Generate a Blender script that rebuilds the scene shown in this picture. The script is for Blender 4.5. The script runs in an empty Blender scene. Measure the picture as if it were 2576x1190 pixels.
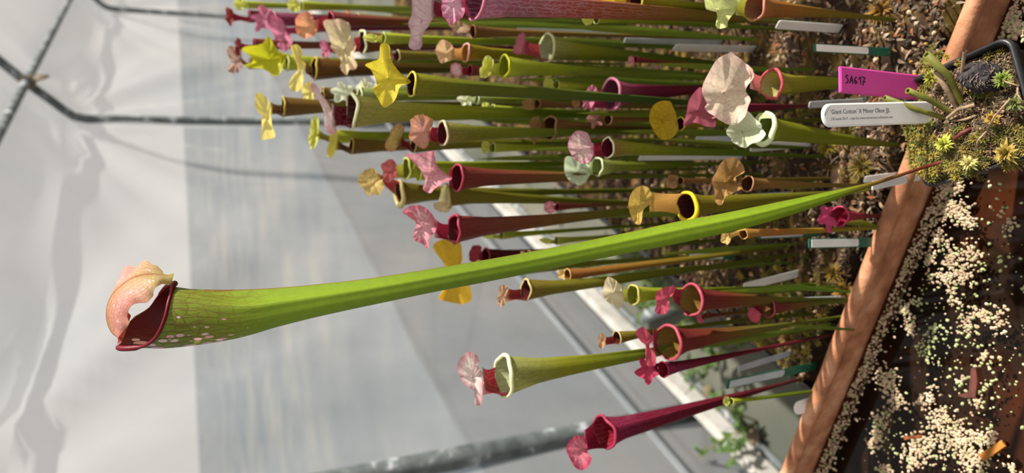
import bpy, math, random
import numpy as np
from mathutils import Vector, Matrix, noise as mnoise

random.seed(7)
SC = bpy.context.scene
COL = SC.collection

# ------------------------------------------------------------------ camera
# World: X along the rusty tray rim, Y along the tunnel wall, Z up, z = 0 at bench-bed level.
FPX = 1809.0
CU, CV = 595.0, 1288.0
HC = 0.5                                   # camera height above the bed

def _n(a):
    a = np.array(a, float)
    return a / np.linalg.norm(a)
_dn = _n([217, 3839, FPX])
_y = np.array([984, -908, FPX]); _y = _n(_y - _dn * (_y @ _dn))
_z = -_dn
_x = np.cross(_y, _z)
RM = np.array([_x, _y, _z])                # camera (right, down, forward) -> world
CAM = np.array([0, 0, HC])
RIGHT, DOWN, FWD = RM[:, 0], RM[:, 1], RM[:, 2]
FH = _n([FWD[0], FWD[1], 0]); RT = np.array([FH[1], -FH[0], 0.0])   # horizontal view axes
UP = np.array([0, 0, 1.0])

cd = bpy.data.cameras.new('camera')
cd.sensor_fit = 'HORIZONTAL'; cd.sensor_width = 36.0
cd.lens = FPX / 2576 * 36.0
cd.clip_start = 0.01; cd.clip_end = 200
cam = bpy.data.objects.new('camera', cd); COL.objects.link(cam)
mw = Matrix.Identity(4)
for i in range(3):
    mw[i][0] = DOWN[i]; mw[i][1] = RIGHT[i]; mw[i][2] = -FWD[i]; mw[i][3] = CAM[i]
cam.matrix_world = mw                      # phone held upright, picture stored sideways
cd.dof.use_dof = True
cd.dof.focus_distance = 0.395
cd.dof.aperture_fstop = 7.6
SC.camera = cam

# ------------------------------------------------------------------ light
W = bpy.data.worlds.new('world'); SC.world = W; W.use_nodes = True
bg = W.node_tree.nodes['Background']
bg.inputs[0].default_value = (1.0, 0.965, 0.93, 1); bg.inputs[1].default_value = 0.66
sd = bpy.data.lights.new('sun_offscreen', 'SUN'); sd.energy = 16.0; sd.angle = math.radians(1.0)
sd.color = (1.0, 0.95, 0.87)
sun = bpy.data.objects.new('sun_offscreen', sd); COL.objects.link(sun)
sun.rotation_euler = Vector((0.60, 0.27, 0.75)).to_track_quat('Z', 'Y').to_euler()
sun.location = (60, 27, 75)
VS = SC.view_settings
VS.view_transform = 'Standard'; VS.look = 'None'; VS.gamma = 1.0; VS.use_curve_mapping = False
VS.exposure = 0.1

# ------------------------------------------------------------------ helpers
def lin(c):
    out = []
    for v in c[:3]:
        v = v / 255.0
        out.append(v / 12.92 if v <= 0.04045 else ((v + 0.055) / 1.055) ** 2.4)
    return tuple(out)
def L4(c): return lin(c) + (1.0,)
def mix(a, b, t): return tuple(a[i] + (b[i] - a[i]) * t for i in range(3))
def sstep(a, b, x):
    t = min(1, max(0, (x - a) / (b - a))); return t * t * (3 - 2 * t)
def ray(px, py):
    return RM @ np.array([(1190 - py - CU) / FPX, (px - CV) / FPX, 1.0])
def on_z(px, py, z):
    r = ray(px, py); return CAM + r * ((z - HC) / r[2])
def at_depth(px, py, d): return CAM + ray(px, py) * d
def at_dist(px, py, s):                     # point on the pixel ray at horizontal view distance s
    r = ray(px, py); return CAM + r * (s / (r @ FH))
def depth(P): return float((np.array(P) - CAM) @ FWD)
def interp(x, tab):
    if x <= tab[0][0]: return tab[0][1]
    for (a, u), (b, v) in zip(tab, tab[1:]):
        if x <= b: return u + (v - u) * (x - a) / (b - a)
    return tab[-1][1]
def smooth_interp(x, tab):                  # Catmull-Rom on a table
    n = len(tab)
    if x <= tab[0][0]: return tab[0][1]
    if x >= tab[-1][0]: return tab[-1][1]
    for i in range(n - 1):
        if x <= tab[i + 1][0]:
            x0, y0 = tab[i]; x1, y1 = tab[i + 1]
            m0 = (y1 - tab[max(i - 1, 0)][1]) / (x1 - tab[max(i - 1, 0)][0])
            m1 = (tab[min(i + 2, n - 1)][1] - y0) / (tab[min(i + 2, n - 1)][0] - x0)
            h = x1 - x0; t = (x - x0) / h
            return ((2*t**3 - 3*t**2 + 1) * y0 + (t**3 - 2*t**2 + t) * h * m0
                    + (-2*t**3 + 3*t**2) * y1 + (t**3 - t**2) * h * m1)

class MB:
    """collects vertices / faces (+ colour, vein, spot, uv per vertex) and links them as one mesh object"""
    def __init__(s):
        s.v = []; s.f = []; s.c = []; s.ve = []; s.sp = []; s.uv = []; s.mi = []
    def add(s, p, c=None, ve=None, sp=0.0, uv=(0, 0)):
        s.v.append((float(p[0]), float(p[1]), float(p[2])))
        s.c.append(c); s.ve.append(ve); s.sp.append(sp); s.uv.append(uv)
        return len(s.v) - 1
    def grid(s, rows, closed=False):
        for a, b in zip(rows, rows[1:]):
            n = len(a)
            for j in range(n if closed else n - 1):
                k = (j + 1) % n
                s.f.append((a[j], a[k], b[k], b[j]))
    def box(s, c, ax, ay, az):
        c, ax, ay, az = map(np.array, (c, ax, ay, az))
        ids = [s.add(c + i*ax + j*ay + k*az) for i in (-1, 1) for j in (-1, 1) for k in (-1, 1)]
        for q in ((0,1,3,2), (4,6,7,5), (0,4,5,1), (2,3,7,6), (0,2,6,4), (1,5,7,3)):
            s.f.append(tuple(ids[i] for i in q))
    def tube(s, pts, rad, n=10, cap=True, cols=None):
        pts = [np.array(p, float) for p in pts]
        rows = []; ref = None
        for i, p in enumerate(pts):
            t = _n(pts[min(i + 1, len(pts) - 1)] - pts[max(i - 1, 0)])
            if ref is None:
                ref = np.array([1, 0, 0]) if abs(t[0]) < .8 else np.array([0, 1, 0])
            a = _n(ref - t * (ref @ t)); b = np.cross(t, a); ref = a
            r = rad[i] if hasattr(rad, '__len__') else rad
            rows.append([s.add(p + r * (math.cos(k*2*math.pi/n) * a + math.sin(k*2*math.pi/n) * b),
                               cols[i] if cols else None, uv=(k/n*8, i)) for k in range(n)])
        s.grid(rows, True)
        if cap:
            s.f.append(tuple(reversed(rows[0]))); s.f.append(tuple(rows[-1]))
    def build(s, name, mat, parent=None, origin=None, smooth=True):
        o3 = np.array(origin if origin is not None else (0, 0, 0), float)
        me = bpy.data.meshes.new(name)
        me.from_pydata([tuple(np.array(p) - o3) for p in s.v], [], s.f)
        me.polygons.foreach_set('use_smooth', [smooth] * len(me.polygons))
        if any(c is not None for c in s.c):
            at = me.color_attributes.new('Col', 'FLOAT_COLOR', 'POINT')
            at.data.foreach_set('color', [x for c in s.c for x in ((*c, 1.0) if c else (.5, .5, .5, 1.0))])
        if any(c is not None for c in s.ve):
            at = me.color_attributes.new('Vein', 'FLOAT_COLOR', 'POINT')
            at.data.foreach_set('color', [x for c in s.ve for x in (c if c else (0, 0, 0, 0.0))])
            at = me.attributes.new('Spot', 'FLOAT', 'POINT'); at.data.foreach_set('value', s.sp)
            uvl = me.uv_layers.new(name='UVMap')
            li = np.zeros(len(me.loops), int); me.loops.foreach_get('vertex_index', li)
            uvl.data.foreach_set('uv', np.array(s.uv, float)[li].ravel())
        me.update()
        if mat: me.materials.append(mat)
        o = bpy.data.objects.new(name, me); COL.objects.link(o)
        if parent is not None: o.parent = parent
        elif origin is not None: o.location = tuple(o3)
        return o

def tag(o, label, cat, group=None, kind=None):
    if label: o['label'] = label
    if cat: o['category'] = cat
    if group: o['group'] = group
    if kind: o['kind'] = kind
    return o
def struct(o, label=None):
    o['kind'] = 'structure'
    if label: o['label'] = label
    return o
def empty(name, loc):
    o = bpy.data.objects.new(name, None); o.empty_display_size = 0.02
    COL.objects.link(o); o.location = tuple(float(x) for x in loc); return o

# ------------------------------------------------------------------ materials
def newmat(name):
    m = bpy.data.materials.new(name); m.use_nodes = True
    nt = m.node_tree; nt.nodes.clear()
    out = nt.nodes.new('ShaderNodeOutputMaterial')
    return m, nt, out
def nd(nt, t, **kw):
    n = nt.nodes.new(t)
    for k, v in kw.items():
        if k == 'op': n.operation = v
        else: setattr(n, k, v)
    return n
def val(nt, op, a, b=None, c=None, clamp=False):
    n = nt.nodes.new('ShaderNodeMath'); n.operation = op; n.use_clamp = clamp
    for i, x in enumerate((a, b, c)):
        if x is None: continue
        if isinstance(x, (int, float)): n.inputs[i].default_value = x
        else: nt.links.new(x, n.inputs[i])
    return n.outputs[0]
def mixc(nt, f, a, b):
    n = nt.nodes.new('ShaderNodeMix'); n.data_type = 'RGBA'
    for sock, x in ((n.inputs[0], f), (n.inputs[6], a), (n.inputs[7], b)):
        if isinstance(x, (int, float)): sock.default_value = x
        elif isinstance(x, tuple): sock.default_value = x if len(x) == 4 else x + (1,)
        else: nt.links.new(x, sock)
    return n.outputs[2]
def ramp(nt, fac, stops):
    n = nt.nodes.new('ShaderNodeValToRGB'); e = n.color_ramp.elements
    while len(e) < len(stops): e.new(0.5)
    for el, (p, c) in zip(e, stops):
        el.position = p; el.color = c if len(c) == 4 else c + (1,)
    nt.links.new(fac, n.inputs[0]); return n.outputs[0]
def noise_tex(nt, scale, detail=4, rough=.55, coord='Object'):
    tc = nt.nodes.new('ShaderNodeTexCoord'); n = nt.nodes.new('ShaderNodeTexNoise')
    n.inputs['Scale'].default_value = scale; n.inputs['Detail'].default_value = detail
    n.inputs['Roughness'].default_value = rough
    nt.links.new(tc.outputs[coord], n.inputs['Vector']); return n.outputs['Fac']
def noisy(name, stops, scale=60, rough=.7, bump=0.0, bscale=None, spec=.3, metal=0.0, detail=5, transl=0.0):
    m, nt, out = newmat(name)
    f = noise_tex(nt, scale, detail)
    c = ramp(nt, f, [(p, L4(x)) for p, x in stops])
    b = nd(nt, 'ShaderNodeBsdfPrincipled'); nt.links.new(c, b.inputs['Base Color'])
    b.inputs['Roughness'].default_value = rough; b.inputs['Metallic'].default_value = metal
    b.inputs['Specular IOR Level'].default_value = spec
    if bump:
        bp = nd(nt, 'ShaderNodeBump'); bp.inputs['Strength'].default_value = bump
        bp.inputs['Distance'].default_value = 0.002
        nt.links.new(noise_tex(nt, bscale or scale * 2), bp.inputs['Height'])
        nt.links.new(bp.outputs[0], b.inputs['Normal'])
    sh = b.outputs[0]
    if transl:
        t = nd(nt, 'ShaderNodeBsdfTranslucent'); nt.links.new(c, t.inputs[0])
        mx = nd(nt, 'ShaderNodeMixShader'); mx.inputs[0].default_value = transl
        nt.links.new(sh, mx.inputs[1]); nt.links.new(t.outputs[0], mx.inputs[2]); sh = mx.outputs[0]
    nt.links.new(sh, out.inputs[0]); return m

def leaf_material(name, transl=0.35, rough=0.42, vscale=1.0):
    """pigment comes from 'Col'; veins ('Vein', strength in alpha) and pale windows ('Spot') from UV patterns"""
    m, nt, out = newmat(name); lk = nt.links.new
    col = nd(nt, 'ShaderNodeAttribute', attribute_name='Col')
    ve = nd(nt, 'ShaderNodeAttribute', attribute_name='Vein')
    sp = nd(nt, 'ShaderNodeAttribute', attribute_name='Spot')
    uv = nd(nt, 'ShaderNodeTexCoord'); sx = nd(nt, 'ShaderNodeSeparateXYZ'); lk(uv.outputs['UV'], sx.inputs[0])
    nz = nd(nt, 'ShaderNodeTexNoise'); nz.inputs['Scale'].default_value = 0.6; nz.inputs['Detail'].default_value = 3
    lk(uv.outputs['UV'], nz.inputs['Vector'])
    xx = val(nt, 'ADD', sx.outputs[0], val(nt, 'MULTIPLY', nz.outputs['Fac'], 1.1))
    pp = val(nt, 'PINGPONG', xx, 0.5)
    line = val(nt, 'SUBTRACT', 1.0, val(nt, 'DIVIDE', pp, 0.13), clamp=True)
    cmb = nd(nt, 'ShaderNodeCombineXYZ'); lk(xx, cmb.inputs[0])
    lk(val(nt, 'MULTIPLY', sx.outputs[1], 0.55), cmb.inputs[1])
    vo = nd(nt, 'ShaderNodeTexVoronoi', feature='DISTANCE_TO_EDGE'); vo.inputs['Scale'].default_value = 1.2
    lk(cmb.outputs[0], vo.inputs['Vector'])
    ret = val(nt, 'SUBTRACT', 1.0, val(nt, 'DIVIDE', vo.outputs['Distance'], 0.075), clamp=True)
    msk = val(nt, 'MULTIPLY', val(nt, 'MAXIMUM', line, val(nt, 'MULTIPLY', ret, 0.8)), ve.outputs['Alpha'], clamp=True)
    c = mixc(nt, msk, col.outputs['Color'], ve.outputs['Color'])
    # pale areoles
    cm2 = nd(nt, 'ShaderNodeCombineXYZ'); lk(sx.outputs[0], cm2.inputs[0])
    lk(val(nt, 'MULTIPLY', sx.outputs[1], 0.62), cm2.inputs[1])
    v2 = nd(nt, 'ShaderNodeTexVoronoi', feature='F1'); v2.inputs['Scale'].default_value = 1.15
    v2.inputs['Randomness'].default_value = 0.8
    lk(cm2.outputs[0], v2.inputs['Vector'])
    sepc = nd(nt, 'ShaderNodeSeparateColor'); lk(v2.outputs['Color'], sepc.inputs[0])
    rad = val(nt, 'MULTIPLY', sp.outputs['Fac'], val(nt, 'ADD', 0.24, val(nt, 'MULTIPLY', sepc.outputs[0], 0.3)))
    dd = val(nt, 'MULTIPLY', val(nt, 'SUBTRACT', rad, v2.outputs['Distance']), 14.0, clamp=True)
    spotc = mixc(nt, sepc.outputs[1], L4((238, 226, 214)), L4((240, 170, 190)))
    c = mixc(nt, dd, c, spotc)
    # fine mottling
    n2 = nd(nt, 'ShaderNodeTexNoise'); n2.inputs['Scale'].default_value = 260; n2.inputs['Detail'].default_value = 3
    lk(uv.outputs['Object'], n2.inputs['Vector'])
    hs = nd(nt, 'ShaderNodeHueSaturation'); lk(c, hs.inputs['Color'])
    lk(val(nt, 'ADD', 0.86, val(nt, 'MULTIPLY', n2.outputs['Fac'], 0.28)), hs.inputs['Value'])
    b = nd(nt, 'ShaderNodeBsdfPrincipled'); lk(hs.outputs[0], b.inputs['Base Color'])
    b.inputs['Roughness'].default_value = rough; b.inputs['Specular IOR Level'].default_value = .35
    bp = nd(nt, 'ShaderNodeBump'); bp.inputs['Strength'].default_value = 0.12; bp.inputs['Distance'].default_value = .0006
    lk(val(nt, 'ADD', msk, n2.outputs['Fac']), bp.inputs['Height']); lk(bp.outputs[0], b.inputs['Normal'])
    t = nd(nt, 'ShaderNodeBsdfTranslucent'); lk(hs.outputs[0], t.inputs[0])
    mx = nd(nt, 'ShaderNodeMixShader'); mx.inputs[0].default_value = transl
    lk(b.outputs[0], mx.inputs[1]); lk(t.outputs[0], mx.inputs[2]); lk(mx.outputs[0], out.inputs[0])
    return m
LEAF = leaf_material('pitcher_leaf', 0.38)
LID = leaf_material('pitcher_lid', 0.5, 0.6)

def attr_mat(name, rough=.7, transl=0.0, spec=.3):
    m, nt, out = newmat(name)
    col = nd(nt, 'ShaderNodeAttribute', attribute_name='Col')
    b = nd(nt, 'ShaderNodeBsdfPrincipled'); nt.links.new(col.outputs['Color'], b.inputs['Base Color'])
    b.inputs['Roughness'].default_value = rough; b.inputs['Specular IOR Level'].default_value = spec
    sh = b.outputs[0]
    if transl:
        t = nd(nt, 'ShaderNodeBsdfTranslucent'); nt.links.new(col.outputs['Color'], t.inputs[0])
        mx = nd(nt, 'ShaderNodeMixShader'); mx.inputs[0].default_value = transl
        nt.links.new(sh, mx.inputs[1]); nt.links.new(t.outputs[0], mx.inputs[2]); sh = mx.outputs[0]
    nt.links.new(sh, out.inputs[0]); return m
MOSS = attr_mat('moss', .8, .3); CHIP = attr_mat('debris', .8)

def film_material():
    m, nt, out = newmat('milky_film'); lk = nt.links.new
    f = noise_tex(nt, 1.3, 4); f2 = noise_tex(nt, 9, 5)
    tint = ramp(nt, f, [(.3, L4((190, 195, 200))), (.7, L4((208, 204, 199)))])
    tr = nd(nt, 'ShaderNodeBsdfTransparent'); tr.inputs[0].default_value = (.93, .93, .92, 1)
    tl = nd(nt, 'ShaderNodeBsdfTranslucent'); lk(tint, tl.inputs[0])
    df = nd(nt, 'ShaderNodeBsdfDiffuse'); lk(tint, df.inputs[0])
    a = nd(nt, 'ShaderNodeMixShader'); a.inputs[0].default_value = .45
    lk(tl.outputs[0], a.inputs[1]); lk(df.outputs[0], a.inputs[2])
    b = nd(nt, 'ShaderNodeMixShader')
    lk(val(nt, 'ADD', .36, val(nt, 'MULTIPLY', f2, .16)), b.inputs[0])
    lk(tr.outputs[0], b.inputs[1]); lk(a.outputs[0], b.inputs[2])
    gl = nd(nt, 'ShaderNodeBsdfGlossy'); gl.inputs['Roughness'].default_value = .5
    c = nd(nt, 'ShaderNodeMixShader'); c.inputs[0].default_value = .012
    lk(b.outputs[0], c.inputs[1]); lk(gl.outputs[0], c.inputs[2]); lk(c.outputs[0], out.inputs[0])
    return m
FILM = film_material()
STEEL = noisy('galvanised_pipe', [(.3, (66, 72, 74)), (.58, (100, 106, 106)), (.68, (176, 178, 186))], 26, .5, .1, 80, .4)
WHITEPAINT = noisy('white_rail_paint', [(.3, (150, 147, 140)), (.6, (178, 175, 170)), (.8, (120, 116, 108))], 14, .5)
RUST = noisy('rusted_steel', [(.25, (118, 76, 54)), (.5, (168, 114, 82)), (.75, (200, 154, 122))], 55, .75, .35, 260, .25)
GROUND = noisy('weed_mat_floor', [(.3, (66, 70, 62)), (.6, (92, 92, 82)), (.8, (116, 110, 98))], 2.2, .9)
BLACKP = noisy('black_plastic', [(.3, (22, 22, 24)), (.7, (40, 40, 42))], 60, .38, 0, spec=.5)
TIMBER = noisy('bench_timber', [(.3, (92, 78, 62)), (.7, (130, 112, 92))], 18, .8)
WHITEL = noisy('white_label', [(.3, (222, 221, 219)), (.7, (238, 237, 234))], 40, .35, 0, spec=.5)
PINKL = noisy('pink_label', [(.3, (196, 62, 146)), (.7, (206, 74, 156))], 40, .35, 0, spec=.5)
GREENL = noisy('green_label', [(.3, (20, 84, 66)), (.7, (30, 102, 80))], 40, .4, 0, spec=.5)
GREYL = noisy('weathered_label', [(.3, (160, 168, 176)), (.7, (196, 202, 208))], 40, .4, 0, spec=.5)
INK = noisy('black_ink', [(.3, (34, 26, 34)), (.7, (52, 40, 50))], 200, .6)
GREYINK = noisy('grey_print', [(.3, (64, 66, 74)), (.7, (88, 90, 98))], 200, .6)
PERL = noisy('perlite', [(.3, (158, 136, 110)), (.55, (194, 170, 142)), (.8, (220, 204, 184))], 90, .85)
PERLG = noisy('algae_grain', [(.3, (132, 142, 88)), (.6, (176, 182, 134)), (.8, (206, 206, 176))], 120, .8)
DRYSTEM = noisy('dry_stem', [(.3, (104, 84, 62)), (.7, (158, 134, 108))], 160, .7)
GREENSTEM = noisy('green_stub', [(.3, (78, 84, 28)), (.7, (116, 112, 46))], 120, .55)
PEAT = noisy('peat', [(.3, (30, 22, 18)), (.5, (58, 42, 30)), (.68, (96, 78, 34)), (.8, (124, 92, 54))], 38, .9, .5, 300, .15)

# ------------------------------------------------------------------ tunnel shell
XW = -1.06; ZG = -0.65; XR = 2.3; YN, YF = -2.2, 10.5
PROFILE = [(XW, ZG), (XW, .80), (-1.05, .845), (-1.022, .880), (-.987, .915), (-.930, .978), (-.834, 1.07),
           (-.60, 1.29), (-.30, 1.51), (0.0, 1.66), (.30, 1.75), (.62, 1.785)]
PROFILE = PROFILE + [(2 * .62 - x, z) for x, z in reversed(PROFILE[:-1])]

def folds(Y, z):
    """creases of the sheet, pulled radially from where the purlin crosses the hoop"""
    d = 0.0
    for (Yc, zc) in ((3.33, .97), (1.055, .97), (5.84, .97)):
        dy, dz = Y - Yc, z - zc
        r = math.hypot(dy, dz) + 1e-6
        if r > 2.4: continue
        a = math.atan2(dz, dy)
        w = sstep(.05, .35, r) * (1 - sstep(.6, 2.3, r))
        d += w * (0.017 * math.sin(a * 13 + 1.3 * math.sin(a * 3)) + .007 * math.sin(a * 29 + 2))
    d += .010 * math.sin(z * 6 + .9 * math.sin(Y * 1.7)) + .006 * math.sin(Y * 5 + z * 3)
    return d
ny = 210
def film_strip(name, pts, label, kindlabel=True):
    m = MB(); rows = []
    for i in range(ny + 1):
        Y = YN + (YF - YN) * i / ny
        rows.append([m.add((x - (folds(Y, z) + .025 if x < .6 else -.02), Y, z)) for x, z in pts])
    m.grid(rows)
    return struct(m.build(name, FILM), label)
wl = [(XW, ZG + (0.80 - ZG) * k / 60) for k in range(61)]
film_strip('wall_left', wl, 'milky plastic film wall of the growing tunnel')
film_strip('ceiling', PROFILE[1:-1], 'milky plastic film roof of the growing tunnel')
film_strip('wall_right', [(XR - .0, .80), (XR, ZG)], 'milky plastic film wall')
for nm, Y in (('wall_back', YF), ('wall_front', YN)):
    m = MB(); ids = [m.add((x, Y, z)) for x, z in PROFILE]; m.f.append(tuple(ids))
    struct(m.build(nm, FILM, smooth=False), 'milky plastic film end wall of the tunnel')
m = MB()
g = [[m.add((x, y, ZG - .002)) for x in (XW - .02, XR + .02)] for y in (YN, YF)]
m.grid(g); struct(m.build('floor', GROUND, smooth=False), 'grey gritty floor')
OUTG = noisy('outside_ground', [(.3, (44, 54, 64)), (.5, (62, 68, 74)), (.7, (86, 86, 82))], .9, .95, spec=0.0)
m = MB()
g = [[m.add((x, y, ZG - .03)) for x in (-60, -8, 8, 60)] for y in (-60, -8, 12, 60)]
m.grid(g); struct(m.build('floor_outside', OUTG, smooth=False), 'dark ground outside the film')

def pipe(name, pts, r, mat, label, cat, group=None, n=14):
    m = MB(); m.tube(pts, r, n)
    return tag(m.build(name, mat, origin=pts[0]), label, cat, group)
hl = {1.055: 'grey steel hoop pipe rising beside the dark red pitcher', 3.33: 'grey steel hoop pipe bent under the roof behind the yellow lidded pitchers',
      5.84: 'grey steel hoop pipe farthest along the tunnel wall', -1.2: 'grey steel hoop pipe arching over the near tray', 8.3: 'grey steel hoop pipe by the end wall'}
for Y in (-1.2, 1.055, 3.33, 5.84, 8.3):
    pts = []
    for (a, b) in zip(PROFILE, PROFILE[1:]):
        for k in range(4): pts.append((a[0] + (b[0]-a[0])*k/4, Y, a[1] + (b[1]-a[1])*k/4))
    pts.append((PROFILE[-1][0], Y, PROFILE[-1][1]))
    pipe('hoop_pipe', pts, .0175 if Y > 2 else .024, STEEL, hl[Y], 'pipe', 'steel hoops of the tunnel')
pipe('purlin_pipe', [(-.895, YN + .02 + (YF - YN - .04) * k / 12, .985) for k in range(13)], .016, STEEL,
     'grey steel purlin pipe running along under the roof film', 'pipe')
# clamp with a loose twist of wire where hoop and purlin cross
cl = empty('pipe_clamp', (-.905, 3.315, .985)); tag(cl, 'small wire clamp tied where purlin and hoop cross', 'clamp')
m = MB()
m.tube([(.0 + .024*math.cos(a), -.012, .024*math.sin(a)) for a in [k*2*math.pi/16 for k in range(17)]], .006, 8)
m.build('band', DRYSTEM, cl)
m = MB(); m.tube([(.01, -.02, -.01), (.02, -.03, -.045), (.035, -.04, -.075)], .007, 8); m.build('wire_tail', DRYSTEM, cl)
m = MB(); m.tube([(.0, -.02, .0), (.03, -.02, -.02), (.035, -.03, -.06)], .003, 6); m.build('wire_tail', DRYSTEM, cl)
# base rail with the film clipped to it
rl = empty('base_rail', (XW + .045, YN, ZG)); tag(rl, 'white painted base rail along the foot of the film wall', 'rail')
m = MB(); m.box((.0, (YF - YN) / 2, .034), (.012, 0, 0), (0, (YF - YN) / 2 - .03, 0), (0, 0, .022)); m.build('board', WHITEPAINT, rl, smooth=False)
m = MB(); m.tube([(.02, .05, .004), (.02, YF - YN - .05, .004)], .010, 8); m.build('dark_line_tube', STEEL, rl)  # thin tube put under the board to give the dark line below it
m = MB(); m.box((-.012, (YF - YN) / 2, .20), (.002, 0, 0), (0, (YF - YN) / 2 - .03, 0), (0, 0, .007))
tape = m.build('seam_tape', noisy('seam_tape', [(.3, (112, 118, 122)), (.7, (132, 136, 140))], 12, .6), rl, smooth=False)

# ------------------------------------------------------------------ rusty water tray and bench
RIMY = .335; TX0, TX1, TY0 = -.75, .62, -.42
tray = empty('water_tray', (0, 0, -.055)); tag(tray, 'rusty steel water tray with rolled rim and floating perlite', 'tray')
def rect_loop(r=.03, z=0.0):
    pts = []
    for cx, cy, a0 in ((TX1 - r, RIMY - r, 0), (TX0 + r, RIMY - r, 90), (TX0 + r, TY0 + r, 180), (TX1 - r, TY0 + r, 270)):
        for k in range(7):
            a = math.radians(a0 + 15 * k); pts.append((cx + r * math.cos(a), cy + r * math.sin(a), z))
    return pts
lp = rect_loop()
dense = []
for a, b in zip(lp, lp[1:] + lp[:1]):
    k = max(1, int(math.dist(a, b) / .03))
    dense += [(a[0] + (b[0]-a[0])*i/k, a[1] + (b[1]-a[1])*i/k, a[2]) for i in range(k)]
dense.append(dense[0])
m = MB()
m.tube([(x, y, z + .055 + .0006 * mnoise.noise(Vector((x*30, y*30, 0)))) for x, y, z in dense],
       [.0062 + .0004 * mnoise.noise(Vector((x*40, y*40, 3))) for x, y, z in dense], 14, cap=False)
m.build('rolled_rim', RUST, tray)
m = MB()
rows = []
for z in (.052, .03, .012, .0):
    rows.append([m.add((x, y, z)) for x, y, _ in dense[:-1]])
m.grid(rows, True)
m.build('side_wall', RUST, tray)
def tray_floor_mat():
    m, nt, out = newmat('tray_floor'); lk = nt.links.new
    f = noise_tex(nt, 9, 5); f2 = noise_tex(nt, 60, 4)
    c = ramp(nt, f, [(.35, L4((30, 24, 22))), (.52, L4((46, 32, 24))), (.64, L4((110, 62, 28))), (.75, L4((140, 78, 36)))])
    c = mixc(nt, val(nt, 'MULTIPLY', f2, .5), c, L4((26, 22, 22)))
    b = nd(nt, 'ShaderNodeBsdfPrincipled'); lk(c, b.inputs['Base Color']); b.inputs['Roughness'].default_value = .8
    lk(b.outputs[0], out.inputs[0]); return m
m = MB(); m.grid([[m.add((x, y, .001)) for x in (TX0 + .004, TX1 - .004)] for y in (TY0 + .004, RIMY - .002)])
m.build('tray_floor', tray_floor_mat(), tray, smooth=False)
def water_mat():
    m, nt, out = newmat('tea_brown_water'); lk = nt.links.new
    tr = nd(nt, 'ShaderNodeBsdfTransparent'); tr.inputs[0].default_value = (.62, .5, .4, 1)
    gl = nd(nt, 'ShaderNodeBsdfGlossy'); gl.inputs['Roughness'].default_value = .06
    fr = nd(nt, 'ShaderNodeFresnel'); fr.inputs[0].default_value = 1.33
    bp = nd(nt, 'ShaderNodeBump'); bp.inputs['Strength'].default_value = .05
    lk(noise_tex(nt, 40, 2), bp.inputs['Height']); lk(bp.outputs[0], gl.inputs['Normal'])
    mx = nd(nt, 'ShaderNodeMixShader'); lk(fr.outputs[0], mx.inputs[0])
    lk(tr.outputs[0], mx.inputs[1]); lk(gl.outputs[0], mx.inputs[2]); lk(mx.outputs[0], out.inputs[0]); return m
ZW = -.036
m = MB(); m.grid([[m.add((x, y, 0)) for x in (TX0 + .003, TX1 - .003)] for y in (TY0 + .003, RIMY + .001)])
o = m.build('water', water_mat(), smooth=False); o.location = (0, 0, ZW)
tag(o, 'dark brown standing water in the rusty tray', 'water', kind='stuff')

# bench frame carrying both trays
BX0, BX1, BY0, BY1 = -.36, .62, .345, 1.75
bench = empty('bench', (0, 0, ZG)); tag(bench, 'weathered timber bench under the plant trays', 'bench')
for xx in (-.30, .55):
    for yy in (-.36, .6, 1.65):
        m = MB(); m.box((xx, yy, .27), (.025, 0, 0), (0, .025, 0), (0, 0, .27)); m.build('leg', TIMBER, bench, smooth=False)
for xx in (-.30, .12, .55):
    m = MB(); m.box((xx, .66, .567), (.022, 0, 0), (0, 1.08, 0), (0, 0, .0275)); m.build('rail', TIMBER, bench, smooth=False)
# black tray that holds the packed plants
pt = empty('plant_tray', ((BX0 + BX1) / 2, (BY0 + BY1) / 2, -.055)); tag(pt, 'black plastic tray packed with mossy pitcher plants', 'tray')
hx, hy = (BX1 - BX0) / 2, (BY1 - BY0) / 2
m = MB(); m.box((0, 0, .003), (hx, 0, 0), (0, hy, 0), (0, 0, .003)); m.build('base', BLACKP, pt, smooth=False)
for sx, sy in ((1, 0), (-1, 0), (0, 1), (0, -1)):
    m = MB()
    if sx: m.box((sx * (hx - .003), 0, .021), (.003, 0, 0), (0, hy, 0), (0, 0, .021))
    else: m.box((0, sy * (hy - .003), .021), (hx - .006, 0, 0), (0, .003, 0), (0, 0, .021))
    m.build('side', BLACKP, pt, smooth=False)

# ------------------------------------------------------------------ peat + moss bed
def bed_h(x, y):
    return (.010 * mnoise.noise(Vector((x * 16, y * 16, 1))) + .006 * mnoise.noise(Vector((x * 45, y * 45, 5)))
            + .003 * mnoise.noise(Vector((x * 120, y * 120, 9))) - .006)
m = MB(); nx, nyb = 170, 230
rows = []
for j in range(nyb + 1):
    y = BY0 + .008 + (BY1 - BY0 - .016) * j / nyb
    rows.append([m.add((BX0 + .008 + (BX1 - BX0 - .016) * i / nx, y,
                        bed_h(BX0 + .008 + (BX1 - BX0 - .016) * i / nx, y) - (.03 if i in (0, nx) or j in (0, nyb) else 0))) for i in range(nx + 1)])
m.grid(rows)
o = m.build('peat_bed', PEAT); tag(o, 'dark peat and decaying bark filling the black tray', 'soil', kind='stuff')

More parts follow.
